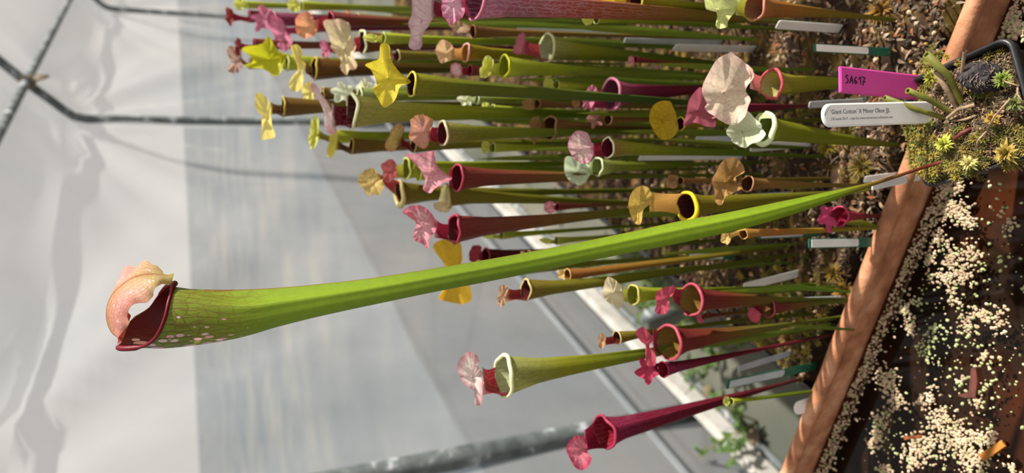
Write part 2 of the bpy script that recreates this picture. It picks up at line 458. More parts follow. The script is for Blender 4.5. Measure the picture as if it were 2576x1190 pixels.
def blade(m, p, d, w, L, col, curl=.3):
    """one pointed moss leaf / chip: 3 triangles with a fold"""
    d = _n(d); s = np.cross(d, UP)
    if np.linalg.norm(s) < 1e-3: s = np.array([1., 0, 0])
    s = _n(s); up = np.cross(s, d)
    tip = p + d * L - UP * curl * L * .5
    mid = p + d * L * .5 + up * w * .4
    a = m.add(p - s * w * .35, col); b = m.add(p + s * w * .35, col); c = m.add(mid + s * w * .5, col)
    e = m.add(mid - s * w * .5, col); t = m.add(tip, mix(col, (.9, .8, .5), .12))
    m.f += [(a, b, c, e), (e, c, t)]
def rosette(m, p, R, col, nleaf=12, layers=2):
    for l in range(layers):
        for k in range(nleaf - 3 * l):
            a = 2 * math.pi * k / (nleaf - 3 * l) + random.uniform(-.2, .2) + l * .3
            el = .15 + .6 * l + random.uniform(-.1, .25)
            d = np.array([math.cos(a) * math.cos(el), math.sin(a) * math.cos(el), math.sin(el)])
            c = mix(col, (.03, .03, .01), random.uniform(0, .25))
            blade(m, np.array(p) + d * R * .1, d, R * .28, R * random.uniform(.75, 1.1), c, .35 - .2 * l)
def ico_pts():
    t = (1 + 5 ** .5) / 2
    v = [_n(p) for p in ((-1,t,0),(1,t,0),(-1,-t,0),(1,-t,0),(0,-1,t),(0,1,t),(0,-1,-t),(0,1,-t),(t,0,-1),(t,0,1),(-t,0,-1),(-t,0,1))]
    f = [(0,11,5),(0,5,1),(0,1,7),(0,7,10),(0,10,11),(1,5,9),(5,11,4),(11,10,2),(10,7,6),(7,1,8),
         (3,9,4),(3,4,2),(3,2,6),(3,6,8),(3,8,9),(4,9,5),(2,4,11),(6,2,10),(8,6,7),(9,8,1)]
    return v, f
IV, IF = ico_pts()
def grain(m, p, r):
    b = len(m.v); q = [rng.uniform(.75, 1.25) for _ in range(3)]
    for v in IV:
        k = r * rng.uniform(.75, 1.15); m.add((p[0] + v[0]*k*q[0], p[1] + v[1]*k*q[1], p[2] + v[2]*k*q[2]))
    m.f += [tuple(b + i for i in f) for f in IF]
rng = random.Random(3)
mo = MB(); ch = MB()
mosscols = [lin(c) for c in ((150, 132, 36), (120, 112, 30), (168, 140, 44), (98, 96, 34), (150, 104, 42), (110, 84, 40))]
chipcols = [lin(c) for c in ((104, 76, 52), (140, 104, 74), (72, 52, 38), (176, 140, 108), (120, 84, 48), (200, 176, 150), (150, 88, 50))]
for _ in range(8000):
    x = rng.uniform(BX0 + .012, BX1 - .2); y = BY0 + .012 + (BY1 - BY0 - .4) * rng.random() ** 1.5
    k = mnoise.noise(Vector((x * 9, y * 9, 20)))
    z = bed_h(x, y)
    if k > -.02:
        c = mosscols[int(rng.random() * 6 * (.6 if k > .2 else 1))]
        rosette(mo, (x, y, z + .002), rng.uniform(.003, .0065), mix(c, (.015, .011, .008), rng.uniform(.1, .9)), 8, 1)
    else:
        for _k in range(3):
            a = rng.uniform(0, 6.28); d = np.array([math.cos(a), math.sin(a), rng.uniform(-.1, .6)])
            blade(ch, np.array([x + rng.uniform(-.01, .01), y + rng.uniform(-.01, .01), z + .002]), d,
                  rng.uniform(.0012, .003), rng.uniform(.003, .010), mix(rng.choice(chipcols), (.01, .008, .006), rng.uniform(.15, .95) ** .7), .2)
for _ in range(1500):
    x = rng.uniform(BX0 + .012, BX1 - .25); y = BY0 + .012 + .8 * rng.random() ** 1.6
    n0 = len(ch.v); grain(ch, (x, y, bed_h(x, y) + .003), rng.uniform(.0008, .0024))
    cc = lin(rng.choice(((190, 160, 130), (150, 110, 80), (110, 80, 56), (170, 130, 60))))
    for i in range(n0, len(ch.v)): ch.c[i] = cc
tag(mo.build('moss_carpet', MOSS, smooth=False), 'olive and yellow moss carpet over the packed bed', 'moss', kind='stuff')
tag(ch.build('bark_debris', CHIP, smooth=False), 'brown bark chips and dead leaf crumbs on the bed', 'debris', kind='stuff')

# upright moss tufts that stand out on the bed
def tuft(px, py, r, col, label):
    P = on_z(px, py, .0); m = MB(); R = r * depth(P) / FPX
    for k in range(150):
        a = rng.uniform(0, 6.28); el = math.asin(rng.uniform(.05, 1))
        d = np.array([math.cos(a) * math.cos(el), math.sin(a) * math.cos(el), math.sin(el)])
        blade(m, P + d * R * .25 + np.array([0, 0, -.003]), d, R * .09, R * rng.uniform(.5, .85), mix(col, (.03, .02, .01), rng.uniform(0, .7)), .15)
    tag(m.build('moss_tuft', MOSS, origin=P - np.array([0, 0, .004]), smooth=False), label, 'moss', 'moss tufts on the bed')
tuft(2078, 366, 34, lin((176, 156, 40)), 'round yellow moss tuft between the white label and the brown hood')
tuft(2165, 420, 40, lin((140, 118, 40)), 'olive moss tuft beside the rim near the main pitcher stem')
tuft(2095, 690, 34, lin((150, 118, 36)), 'yellow brown moss tuft inside the rusty rim')
tuft(2215, 25, 44, lin((168, 124, 36)), 'golden moss tuft behind the rusty rim end')
tuft(2120, 735, 36, lin((166, 120, 40)), 'orange moss tuft by the small pink mouthed pitcher')
tuft(1985, 850, 36, lin((150, 110, 54)), 'tan moss tuft beneath the red and yellow throated pitcher')
tuft(2130, 330, 30, lin((120, 108, 36)), 'dull moss tuft behind the printed white label')

# ------------------------------------------------------------------ floating perlite
pe = MB(); pg = MB()
POTC = np.array([-.0765, .2735])           # centre of the near pot
def ok_water(x, y):
    d = np.array([x, y]) - POTC
    e1 = np.array([-.62, .78]); e2 = np.array([-.78, -.62])
    return TX0 + .01 < x < TX1 - .01 and y < RIMY - .003 and not (abs(d @ e1) < .031 and abs(d @ e2) < .031)
def scatter(cx, cy, sx, sy, n, rmin=.0006, rmax=.0015, green=.12, stack=0.0):
    for _ in range(int(n * .8)):
        P = on_z(cx + rng.gauss(0, sx), cy + rng.gauss(0, sy), ZW)
        if not ok_water(P[0], P[1]): continue
        r = rng.uniform(rmin, rmax)
        grain(pg if rng.random() < green else pe, (P[0], P[1], ZW + r * .3 + stack * rng.random()), r)
# drift along the waterline under the rim
for _ in range(2600):
    x = rng.uniform(-.62, .25); w = .006 + .006 * (1 + mnoise.noise(Vector((x * 25, 0, 7))))
    if mnoise.noise(Vector((x * 60, 3, 1))) < -.35: w *= .5
    y = RIMY - .004 - abs(rng.gauss(0, .5)) * w
    if ok_water(x, y):
        r = rng.uniform(.0005, .0014); grain(pg if rng.random() < .13 else pe, (x, y, ZW + rng.random() * .003), r)
for c in ((2400, 720, 10, 22, 90), (2440, 810, 12, 14, 70), (2235, 960, 14, 16, 150), (2255, 1005, 12, 16, 90), (2215, 1060, 12, 14, 70),
          (2205, 1105, 12, 14, 90), (2345, 990, 8, 18, 45), (2320, 1010, 8, 10, 45), (2370, 1060, 24, 22, 160), (2410, 1105, 26, 24, 190),
          (2445, 1155, 26, 22, 200), (2330, 1120, 22, 22, 130), (2300, 1150, 16, 20, 90), (2470, 1100, 18, 12, 80), (2475, 790, 11, 10, 55),
          (2520, 800, 14, 18, 60), (2480, 895, 8, 8, 25), (2395, 650, 16, 20, 110), (2365, 600, 12, 14, 80), (2380, 520, 14, 16, 130),
          (2420, 530, 14, 16, 110), (2400, 470, 16, 12, 120), (2440, 560, 10, 10, 60), (2450, 640, 14, 12, 60), (2340, 650, 8, 14, 50),
          (2425, 690, 14, 12, 70), (2290, 820, 8, 12, 60), (2275, 780, 8, 10, 50), (2360, 700, 14, 8, 50), (2550, 1180, 10, 10, 40),
          (2530, 40, 22, 24, 330), (2560, 75, 10, 10, 110), (2505, 20, 14, 14, 120), (2485, 70, 10, 10, 60), (2540, 560, 12, 10, 30),
          (2420, 955, 8, 6, 20), (2462, 1010, 7, 8, 30), (2500, 1105, 8, 16, 35), (2230, 1180, 12, 10, 60)):
    scatter(*c, stack=.002)
for c in ((2320, 880, 16, 12, 40), (2345, 845, 8, 16, 30), (2310, 760, 12, 14, 25), (2450, 860, 60, 60, 70), (2500, 960, 45, 60, 60), (2250, 1100, 40, 40, 70),
          (2450, 1120, 50, 40, 70), (2490, 700, 40, 60, 60), (2520, 500, 30, 50, 30), (2380, 830, 40, 60, 60)):
    scatter(*c, green=.9, rmin=.0006, rmax=.0015)
scatter(2400, 850, 130, 220, 260, .0003, .0009, .3)
tag(pe.build('perlite', PERL, smooth=False), 'cream perlite grains floating in drifts on the water', 'perlite', kind='stuff')
tag(pg.build('algae_grains', PERLG, smooth=False), 'small green algae coated grains floating on the water', 'perlite', kind='stuff')

# dead leaf scraps on the water
def scrap(pts, col, label, th=.0008):
    P = [on_z(x, y, ZW + .002) for x, y in pts]; c = sum(P) / len(P)
    m = MB()
    top = [m.add(p + UP * (th + .0015 * rng.random())) for p in P]; bot = [m.add(p) for p in P]
    m.f.append(tuple(top)); m.f.append(tuple(reversed(bot)))
    for i in range(len(P)):
        j = (i + 1) % len(P); m.f.append((top[i], bot[i], bot[j], top[j]))
    mat = noisy('leaf_scrap', [(.3, tuple(int(v * .7) for v in col)), (.7, col)], 150, .6)
    return tag(m.build('leaf_scrap', mat, origin=c, smooth=False), label, 'leaf')
scrap([(2463, 1143), (2520, 1108), (2532, 1122), (2478, 1160)], (176, 112, 44), 'orange brown leaf scrap among floating perlite')
scrap([(2412, 994), (2440, 985), (2447, 925), (2456, 922), (2462, 960), (2455, 1000), (2430, 1000)], (104, 58, 50), 'red brown leaf scrap floating on the dark water')
scrap([(2275, 1098), (2318, 1093), (2320, 1099), (2278, 1106)], (150, 84, 48), 'thin rusty leaf sliver beside the perlite')

# ------------------------------------------------------------------ near pot
PZ = .060; E1 = np.array([-.62, .78, 0]); E2 = np.array([-.78, -.62, 0])
pot = empty('flower_pot', (POTC[0], POTC[1], -.054)); tag(pot, 'square black plastic pot with moss standing in the water', 'pot')
def sq_loop(h, r, z, k=6):
    pts = []
    for c1, c2, a0 in ((h - r, h - r, 0), (-h + r, h - r, 90), (-h + r, -h + r, 180), (h - r, -h + r, 270)):
        for i in range(k + 1):
            a = math.radians(a0 + 90 * i / k); u = c1 + r * math.cos(a); v = c2 + r * math.sin(a)
            pts.append(E1 * u + E2 * v + UP * z)
    return pts
m = MB()
prof = [(.024, .0), (.0335, .106), (.0355, .106), (.0362, .1135), (.0345, .1145), (.0332, .110), (.0325, .100)]
rows = [[m.add(p) for p in sq_loop(h, .007, z)] for h, z in prof]; m.grid(rows, True); m.f.append(tuple(reversed(rows[0])))
m.build('pot_body', BLACKP, pot)
def soil_z(u, v): return .109 - .004 * sstep(.0, -.03, v) + .007 * (1 - (u*u + v*v) / .0022) + .003 * mnoise.noise(Vector((u * 90, v * 90, 2)))
m = MB(); N = 40; rows = []
for i in range(N + 1):
    r_ = []
    for j in range(N + 1):
        u = (-1 + 2 * i / N) * .0328; v = (-1 + 2 * j / N) * .0328
        r_.append(m.add(E1 * u + E2 * v + UP * (soil_z(u, v) + .002 * mnoise.noise(Vector((u*300, v*300, 0))))))
    rows.append(r_)
m.grid(rows); o = m.build('soil', PEAT, pot); o['kind'] = 'stuff'
def potP(px, py, dz=0.0):
    """point on the pot's moss surface under a photo pixel, in pot coordinates"""
    P = on_z(px, py, PZ + .003 + dz); return P - np.array([POTC[0], POTC[1], -.054])
mm = MB(); gm = [lin(c) for c in ((170, 150, 44), (140, 140, 40), (120, 130, 48), (186, 160, 66), (120, 100, 36), (96, 74, 44), (150, 120, 50))]
bm = MB()
for _ in range(900):
    u = rng.uniform(-.031, .031); v = rng.uniform(-.031, .034)
    p = E1 * u + E2 * v + UP * (soil_z(u, v) + .001)
    k = mnoise.noise(Vector((u * 50, v * 50, 4))) + (.30 if v > .014 else -.15)
    if k > -.05: rosette(mm, p, rng.uniform(.0022, .0042), mix(rng.choice(gm), (.025, .018, .01), rng.uniform(.1, .8)), 9, 2)
    else:
        for _k in range(5):
            a = rng.uniform(0, 6.28)
            blade(bm, p, np.array([math.cos(a), math.sin(a), rng.uniform(0, .8)]), rng.uniform(.0005, .0012), rng.uniform(.0015, .005),
                  mix(rng.choice(chipcols), (.012, .009, .007), rng.uniform(.4, 1.0)), .2)
        if rng.random() < .25: grain(bm, p + UP * .001, rng.uniform(.0004, .0011))
        elif rng.random() < .6: rosette(mm, p, rng.uniform(.0015, .003), mix(rng.choice(gm), (.02, .015, .01), rng.uniform(.5, .95)), 8, 1)
# moss spilling over the side of the pot towards the stem and the water
for (px, py, sx, sy, n) in ((2300, 400, 16, 20, 36), (2350, 420, 20, 12, 34), (2330, 360, 20, 20, 30), (2290, 350, 14, 25, 24), (2420, 425, 24, 10, 26),
                            (2540, 400, 20, 16, 24), (2310, 300, 12, 20, 20), (2340, 160, 20, 14, 14)):
    for _ in range(n):
        p = potP(px + rng.gauss(0, sx), py + rng.gauss(0, sy))
        q1 = p[0] * E1[0] + p[1] * E1[1]; q2 = p[0] * E2[0] + p[1] * E2[1]
        ov = max(abs(q1), abs(q2)) - .033
        if ov > .014: continue
        p = p + UP * (-max(0, ov) * .9)
        rosette(mm, p, rng.uniform(.0026, .0048), mix(rng.choice(gm[:5]), (.04, .025, .01), rng.uniform(.05, .7)), 9, 2)
o = mm.build('moss', MOSS, pot, smooth=False); o['kind'] = 'stuff'
for i, c in enumerate(bm.c):
    if c is None: bm.c[i] = lin((150, 120, 90))
o = bm.build('soil_crumbs', CHIP, pot, smooth=False); o['kind'] = 'stuff'
for px, py, r, c, nl in ((2378, 362, .0065, (186, 190, 70), 18), (2535, 385, .008, (164, 140, 60), 14), (2500, 300, .0055, (170, 136, 56), 12), (2440, 410, .006, (206, 196, 120), 12),
                         (2345, 195, .006, (150, 150, 44), 12), (2525, 200, .006, (120, 140, 50), 14), (2555, 260, .006, (110, 120, 60), 12)):
    m = MB(); rosette(m, potP(px, py, .004), r, lin(c), nl, 3); m.build('moss_rosette', MOSS, pot, smooth=False)
# the dark dead lump
m = MB(); Pc = potP(2468, 195, .004); rows = []
for i in range(11):
    th = math.pi * i / 10; rr = []
    for j in range(20):
        ph = 2 * math.pi * j / 20
        d = np.array([math.sin(th) * math.cos(ph), math.sin(th) * math.sin(ph), math.cos(th)])
        k = 1 + .28 * mnoise.noise(Vector(d * 2.2)) + .3 * mnoise.noise(Vector(d * 6))
        rr.append(m.add(Pc + (DOWN * d[0] * .0125 + RIGHT * d[1] * .0085 - FWD * d[2] * .007) * k))
    rows.append(rr)
m.grid(rows, True)
m.build('dead_crown', noisy('dead_crown', [(.3, (26, 22, 24)), (.6, (52, 46, 48)), (.8, (96, 84, 84))], 260, .6, .6, 500), pot)
m = MB()
for _ in range(170):
    a = rng.uniform(0, 6.28); r_ = math.sqrt(rng.random()); d = np.array([math.cos(a), math.sin(a), rng.uniform(.1, 1.2)])
    p = Pc + DOWN * math.cos(a) * r_ * .0115 + RIGHT * math.sin(a) * r_ * .008 - FWD * .0065 * math.sqrt(max(0, 1 - r_ * r_))
    blade(m, p, d, .0007, rng.uniform(.002, .0045), mix(lin((40, 34, 36)), lin((120, 104, 100)), rng.random() ** 3), .5)
o = m.build('dead_fibres', CHIP, pot, smooth=False); o['kind'] = 'stuff'
for a, b, w in (((2480, 335), (2540, 250), .0006), ((2560, 215), (2575, 260), .0006), ((2520, 200), (2560, 215), .0005), ((2455, 375), (2482, 330), .0006)):
    m = MB(); p, q = potP(*a, .006), potP(*b, .008); m.tube([p, (p + q) / 2 + UP * .003, q], w, 6); m.build('dry_needle', DRYSTEM, pot)

# ------------------------------------------------------------------ main pitcher
TOPE = [(250, 722), (440, 722), (482, 727), (583, 729), (700, 724), (800, 715), (900, 704), (1000, 690), (1200, 657), (1400, 621), (1600, 580), (1700, 558),
        (1800, 540), (1900, 520), (2036, 492), (2137, 470), (2204, 455), (2372, 401)]
BOTE = [(250, 876), (361, 876), (406, 877), (457, 873), (532, 863), (608, 849), (700, 822), (800, 797), (900, 775), (1000, 754), (1101, 733), (1200, 714), (1400, 674),
        (1465, 660), (1600, 633), (1700, 614), (1800, 592), (1900, 568), (2036, 526), (2137, 489), (2204, 465), (2372, 410)]
Pb = on_z(2366, 405, PZ + .006); DB = depth(Pb); DT = .372
def mdepth(x): return 1 / (1 / DT + (1 / DB - 1 / DT) * (x - 290) / (2366 - 290))
MT = _n(at_depth(600, 790, mdepth(600)) - at_depth(1800, 566, mdepth(1800)))    # overall axis
def msec(x, a, d):
    """point of the tube at picture height x, a across (+1 front edge .. -1 back edge), d towards the viewer (same unit)"""
    t, b = smooth_interp(x, TOPE), smooth_interp(x, BOTE)
    c, h = (t + b) / 2, (b - t) / 2
    z = mdepth(x)
    P = at_depth(x, c - a * h, z)
    return P - _n(ray(x, c)) * (d * h * z / FPX)
RIMX = [(0, 442), (30, 433), (62, 423), (90, 414), (121, 396), (146, 372), (163, 348), (178, 312), (195, 296), (212, 304), (230, 312), (250, 320), (268, 333), (276, 352), (287, 374), (310, 394), (335, 414), (360, 442)]
def rimx(ph): return smooth_interp(ph % 360, RIMX)
main = empty('pitcher_plant', Pb - UP * .012); tag(main, 'tall green hooded pitcher rising from the mossy black pot', 'plant')
MO = Pb - UP * .012
gA, gB, gC = lin((132, 158, 36)), lin((116, 142, 30)), lin((142, 142, 56))
stem0, stem1 = lin((112, 40, 34)), lin((118, 92, 36))
NPH = 40
def wingf(x): return sstep(470, 640, x) * (1 - .5 * sstep(1900, 2300, x))
def ring_pt(x, k, inset=1.0):
    wf = wingf(x); bc = -.22 * wf; br = 1 - .22 * wf
    if k == 0: return (1.0 if wf > .02 else bc + br * inset, .0), 0.0
    a0 = 14 + 12 * wf
    if k in (1, NPH - 1):
        e = math.radians(7.0); f_ = bc + br * inset * math.cos(e)
        return (f_ + (.955 - f_) * min(1, wf * 1.2), (.11 * (1 - wf) + .02 * wf) * (1 if k == 1 else -1)), (7.0 if k == 1 else 353.0)
    ph = a0 + (360 - 2 * a0) * (k - 2) / (NPH - 4)
    d_flat = .92 if x < 900 else .85
    a = bc + br * inset * math.cos(math.radians(ph)); d = br * d_flat * inset * math.sin(math.radians(ph))
    # the ridge either side of the wing stands off as a soft fold
    fold = .16 * wf * math.exp(-((ph - 58) / 16) ** 2) + .16 * wf * math.exp(-((ph - 302) / 16) ** 2)
    a += fold * .4; d += math.copysign(fold, d)
    return (a, d), ph
m = MB(); rows = []
xs = [2366, 2330, 2290, 2245, 2204] + [2160 - 46 * i for i in range(36)]
xs = [x for x in xs if x > 520] + [520 - 0 * 1]
brown = lin((132, 72, 40))
for x in xs + [None] * 10:
    row = []
    idx = len(rows)
    for k in range(NPH):
        if x is None:
            q = (idx - len(xs) + 1) / 10
            _, ph = ring_pt(520, k); X = 520 + (rimx(ph) - 520) * q
        else: X = x
        (a, d), ph = ring_pt(X, k)
        t = (X - 300) / 2066
        c = gA if X > 700 else mix(gC, gA, sstep(420, 700, X))
        c = mix(c, gB, .5 + .5 * math.sin(X / 160))
        c = mix(c, stem1, sstep(2080, 2220, X)); c = mix(c, stem0, sstep(2200, 2330, X))
        if k == 0 and wingf(X) > .2: c = brown
        vs = .75 * (1 - sstep(420, 760, X)) + .08
        sp = sstep(680, 560, X) * 0 + (1 - sstep(520, 700, X)) * (.55 + .55 * math.exp(-((ph - 150) / 42) ** 2)) * (1 if 60 < ph < 300 else .0) if X < 700 else 0
        row.append(m.add(msec(X, a, d), c, lin((110, 56, 36)) + (vs,), sp, (ph / 360 * 26, X / 24.0)))
    rows.append(row)
m.grid(rows, True); m.f.append(tuple(rows[0]))
m.build('tube', LEAF, main, MO)
# dark throat lining
m = MB(); rows = []
for i in range(9):
    row = []
    for k in range(NPH):
        (a, d), ph = ring_pt(480, k); a *= .955; d *= .955
        X = rimx(ph) + 1 + (480 - rimx(ph)) * (i / 8)
        c = lin((92, 14, 28))
        sp = 1.5 * math.exp(-((ph - 200) / 40) ** 2) * (1 - sstep(400, 470, X))
        row.append(m.add(msec(X, a, d), c, lin((150, 120, 30)) + (.5 * math.exp(-((ph - 190) / 40) ** 2),), sp, (ph / 360 * 20, X / 30.0)))
    rows.append(row)
m.grid(rows, True); m.build('throat', LEAF, main, MO)
# rolled lip
m = MB(); pts, rad = [], []
for i in range(56):
    ph = 192 - (192 + 84) * i / 55
    (a, d) = (math.cos(math.radians(ph)), .92 * math.sin(math.radians(ph)))
    X = rimx(ph % 360); fr = math.exp(-(ph / 26) ** 2)
    pts.append(msec(X + 1 - 3 * fr, a * (1.01 + .1 * fr), d * 1.01)); rad.append((4.4 + 3.5 * fr + (3.0 if ph > 165 else 0) - (1.8 if ph < -40 else 0)) * DT / FPX)
m.tube(pts, rad, 10, cols=[lin((120, 22, 40))] * 56)
for i in range(len(m.ve)): m.ve[i] = lin((80, 10, 24)) + (.3,)
m.build('lip', LEAF, main, MO)
# hood: midrib, near margin and far margin traced as three space curves (x, y, depth towards viewer)
def hp(cx, cy, d): 
    x, y = 230 + cx / 3.966, 620 + cy / 3.966
    z = mdepth(330); return at_depth(x, y, z - d * z / FPX)
MID = [(318, 930, -62), (215, 880, -40), (158, 780, -20), (143, 660, 0), (165, 550, 12), (215, 465, 20), (290, 390, 24), (400, 315, 24), (520, 280, 20), (640, 276, 15), (750, 286, 10), (826, 268, 4)]
NEAR = [(252, 985, -12), (275, 900, 14), (345, 815, 36), (374, 770, 46), (358, 690, 54), (392, 605, 58), (455, 568, 60), (545, 560, 60), (612, 500, 58), (628, 432, 52), (705, 374, 36), (782, 385, 20), (826, 272, 4)]
FAR = [(395, 690, -80), (345, 620, -86), (300, 500, -82), (292, 350, -74), (306, 240, -68), (360, 190, -62), (455, 205, -64), (515, 145, -62), (625, 175, -56), (700, 235, -40), (730, 280, -20), (822, 272, 3)]
def curve(tab, s):
    n = len(tab) - 1; u = s * n
    return tuple(smooth_interp(u, [(i, p[k]) for i, p in enumerate(tab)]) for k in range(3))
m = MB(); rows = []; NS, NW = 48, 12
for i in range(NS + 1):
    s = i / NS; M_, A_, B_ = curve(MID, s), curve(NEAR, s), curve(FAR, s)
    row = []
    for j in range(-NW, NW + 1):
        w = abs(j) / NW; E = A_ if j > 0 else B_
        sw = w
        px = M_[0] + (E[0] - M_[0]) * sw; py = M_[1] + (E[1] - M_[1]) * sw
        bul = math.sin(math.pi * w) * (1 - s ** 4)
        dd = M_[2] + (E[2] - M_[2]) * sw + bul * (15 if j > 0 else -9)
        dd += 3.5 * w * w * math.sin(s * 34 + (0 if j > 0 else 2))
        rg = w ** 6 * (7 if j > 0 else 14) * mnoise.noise(Vector((s * 16, 5 if j > 0 else 9, 0))); px += rg; py += rg * (.6 if j > 0 else -1)
        pk = lin((222, 160, 146)); gr = lin((196, 186, 124)); ol = lin((150, 156, 56))
        c = mix(pk, gr, sstep(.45, .85, s)); c = mix(c, ol, sstep(.85, 1, s))
        c = mix(c, lin((186, 160, 96)), math.exp(-(w / .22) ** 2) * .8); c = mix(c, lin((150, 84, 70)), math.exp(-(w / .05) ** 2) * .8)
        c = mix(c, lin((150, 24, 34)), (1 - sstep(.02, .12, s)) * .85)
        sp = .92 * math.exp(-((w - .5) / .4) ** 2) * (1 - sstep(.75, .95, s)) * sstep(.08, .2, s)
        row.append(m.add(hp(px, py, dd), c, lin((170, 84, 76)) + (.62,), sp, (j / NW * 8.5 + 3.3, s * 44)))
    rows.append(row)
m.grid(rows); m.build('hood', LID, main, MO)
# cut and withered stubs round the crown
def stub(pts, w, mat, hollow=True, name='cut_stub'):
    P = []
    n = len(pts)
    for i, (px, py, z) in enumerate(pts): P.append(on_z(px, py, z))
    mb = MB(); R = w * depth(P[0]) / FPX / 2
    rr = [R * (.75 + .25 * i / (n - 1)) for i in range(n)]
    mb.tube(P, rr, 12, cap=False)
    if hollow:
        b = len(mb.v); mb.tube(list(reversed(P)), [r * .55 for r in reversed(rr)], 12, cap=False)
        last = [b - 12 + k for k in range(12)]
        T = _n(P[-1] - P[-2]); C = P[-1]; ring = [mb.add(C + (np.array(mb.v[q]) - C) * .55 - T * .0004) for q in last]
        for k in range(12): mb.f.append((last[k], last[(k+1) % 12], ring[(k+1) % 12], ring[k]))
    return mb.build(name, mat, main, MO)
z0 = PZ + .003
stub([(2392, 282, z0), (2340, 252, z0 + .012), (2283, 228, z0 + .03)], 16, GREENSTEM)
stub([(2375, 297, z0), (2310, 277, z0 + .014), (2225, 246, z0 + .035)], 15, GREENSTEM)
stub([(2420, 262, z0), (2385, 190, z0 + .015), (2330, 137, z0 + .03)], 20, GREENSTEM)
stub([(2408, 275, z0), (2385, 230, z0 + .010), (2354, 178, z0 + .02)], 15, DRYSTEM)
stub([(2419, 250, z0), (2418, 190, z0 + .012), (2427, 128, z0 + .02)], 9, DRYSTEM, False)
stub([(2382, 298, z0 + .003), (2410, 275, z0 + .007), (2452, 264, z0 + .004)], 10, DRYSTEM, False)
stub([(2394, 305, z0), (2430, 300, z0 + .002), (2455, 290, z0)], 8, DRYSTEM, False)
stub([(2400, 350, z0 + .002), (2420, 335, z0 + .004), (2440, 325, z0)], 12, noisy('maroon_bud', [(.3, (70, 24, 26)), (.7, (110, 46, 40))], 120, .5), False, 'bud')

# ------------------------------------------------------------------ the other pitchers
def g4(c, st): return lin(c) + (st,)
PAL = {
 # tube stops (0 base .. 1 mouth), tube vein, lip, throat, neck, lid centre, lid edge, lid vein
 'cream':  dict(tube=[(0,(70,84,24)),(.55,(92,116,28)),(.85,(150,150,34)),(1,(176,176,112))], vein=g4((120,124,60),.5), lip=(232,232,196), throat=(196,200,160), neck=(140,26,36), lid=(244,236,226), edge=(214,150,160), lvein=g4((190,120,130),.5)),
 'white':  dict(tube=[(0,(70,84,24)),(.55,(96,118,28)),(.9,(136,144,46)),(1,(176,184,116))], vein=g4((110,122,50),.5), lip=(226,232,196), throat=(150,164,90), neck=(190,204,150), lid=(222,230,200), edge=(232,238,214), lvein=g4((150,168,110),.4)),
 'pink':   dict(tube=[(0,(74,88,26)),(.5,(100,108,32)),(.8,(120,72,44)),(1,(134,58,56))], vein=g4((100,30,36),.6), lip=(170,62,82), throat=(110,30,44), neck=(128,32,48), lid=(236,176,184), edge=(214,110,136), lvein=g4((176,50,84),.75)),
 'rose':   dict(tube=[(0,(74,88,26)),(.5,(104,100,36)),(.8,(122,58,40)),(1,(132,48,54))], vein=g4((90,30,34),.5), lip=(186,80,98), throat=(150,124,60), neck=(96,22,32), lid=(214,98,120), edge=(200,82,106), lvein=g4((176,44,76),.5)),
 'crimson':dict(tube=[(0,(80,40,34)),(.5,(104,24,40)),(.85,(112,20,46)),(1,(140,40,72))], vein=g4((190,110,140),.25), lip=(166,56,84), throat=(140,18,36), neck=(104,22,40), lid=(232,150,164), edge=(200,60,100), lvein=g4((170,26,70),.85)),
 'yellow': dict(tube=[(0,(80,88,28)),(.6,(112,120,26)),(.85,(150,146,32)),(1,(160,138,40))], vein=g4((110,70,30),.5), lip=(214,206,84), throat=(70,22,30), neck=(90,28,30), lid=(236,218,96), edge=(226,206,80), lvein=g4((196,168,50),.5)),
 'paleyel':dict(tube=[(0,(80,86,26)),(.6,(110,112,30)),(.85,(130,108,36)),(1,(120,88,36))], vein=g4((90,50,30),.6), lip=(190,166,70), throat=(56,20,26), neck=(60,20,26), lid=(240,226,140), edge=(232,214,110), lvein=g4((214,186,90),.5)),
 'lime':   dict(tube=[(0,(80,92,26)),(.6,(112,130,26)),(.9,(160,172,40)),(1,(190,198,70))], vein=g4((120,140,40),.3), lip=(216,222,130), throat=(150,150,60), neck=(170,170,60), lid=(208,212,90), edge=(220,224,130), lvein=g4((160,168,60),.5)),
 'brown':  dict(tube=[(0,(96,84,34)),(.6,(130,108,50)),(.9,(150,112,62)),(1,(140,98,56))], vein=g4((90,60,36),.6), lip=(176,136,96), throat=(96,60,36), neck=(140,96,60), lid=(176,140,84), edge=(190,146,100), lvein=g4((130,96,60),.6)),
 'olive':  dict(tube=[(0,(80,86,28)),(.6,(104,110,30)),(.9,(134,128,40)),(1,(140,120,52))], vein=g4((96,70,40),.5), lip=(206,190,130), throat=(90,34,34), neck=(120,36,40), lid=(220,186,150), edge=(196,150,110), lvein=g4((170,90,70),.6)),
 'purple': dict(tube=[(0,(84,60,34)),(.5,(104,30,48)),(.85,(120,30,64)),(1,(176,90,120))], vein=g4((80,16,40),.5), lip=(200,130,150), throat=(120,60,84), neck=(150,50,80), lid=(226,150,176), edge=(206,110,146), lvein=g4((180,70,110),.6)),
 'green':  dict(tube=[(0,(66,80,24)),(.5,(86,110,28)),(.9,(104,126,32)),(1,(130,136,44))], vein=g4((80,90,30),.4), lip=(196,190,130), throat=(110,100,50), neck=(140,130,60), lid=(206,200,140), edge=(190,170,110), lvein=g4((150,130,80),.4)),
 'orange': dict(tube=[(0,(120,120,36)),(.4,(150,130,40)),(.8,(168,112,52)),(1,(190,140,70))], vein=g4((120,80,40),.4), lip=(206,170,96), throat=(140,90,50), neck=(190,150,80), lid=(232,204,130), edge=(220,180,100), lvein=g4((190,150,90),.4)),
}
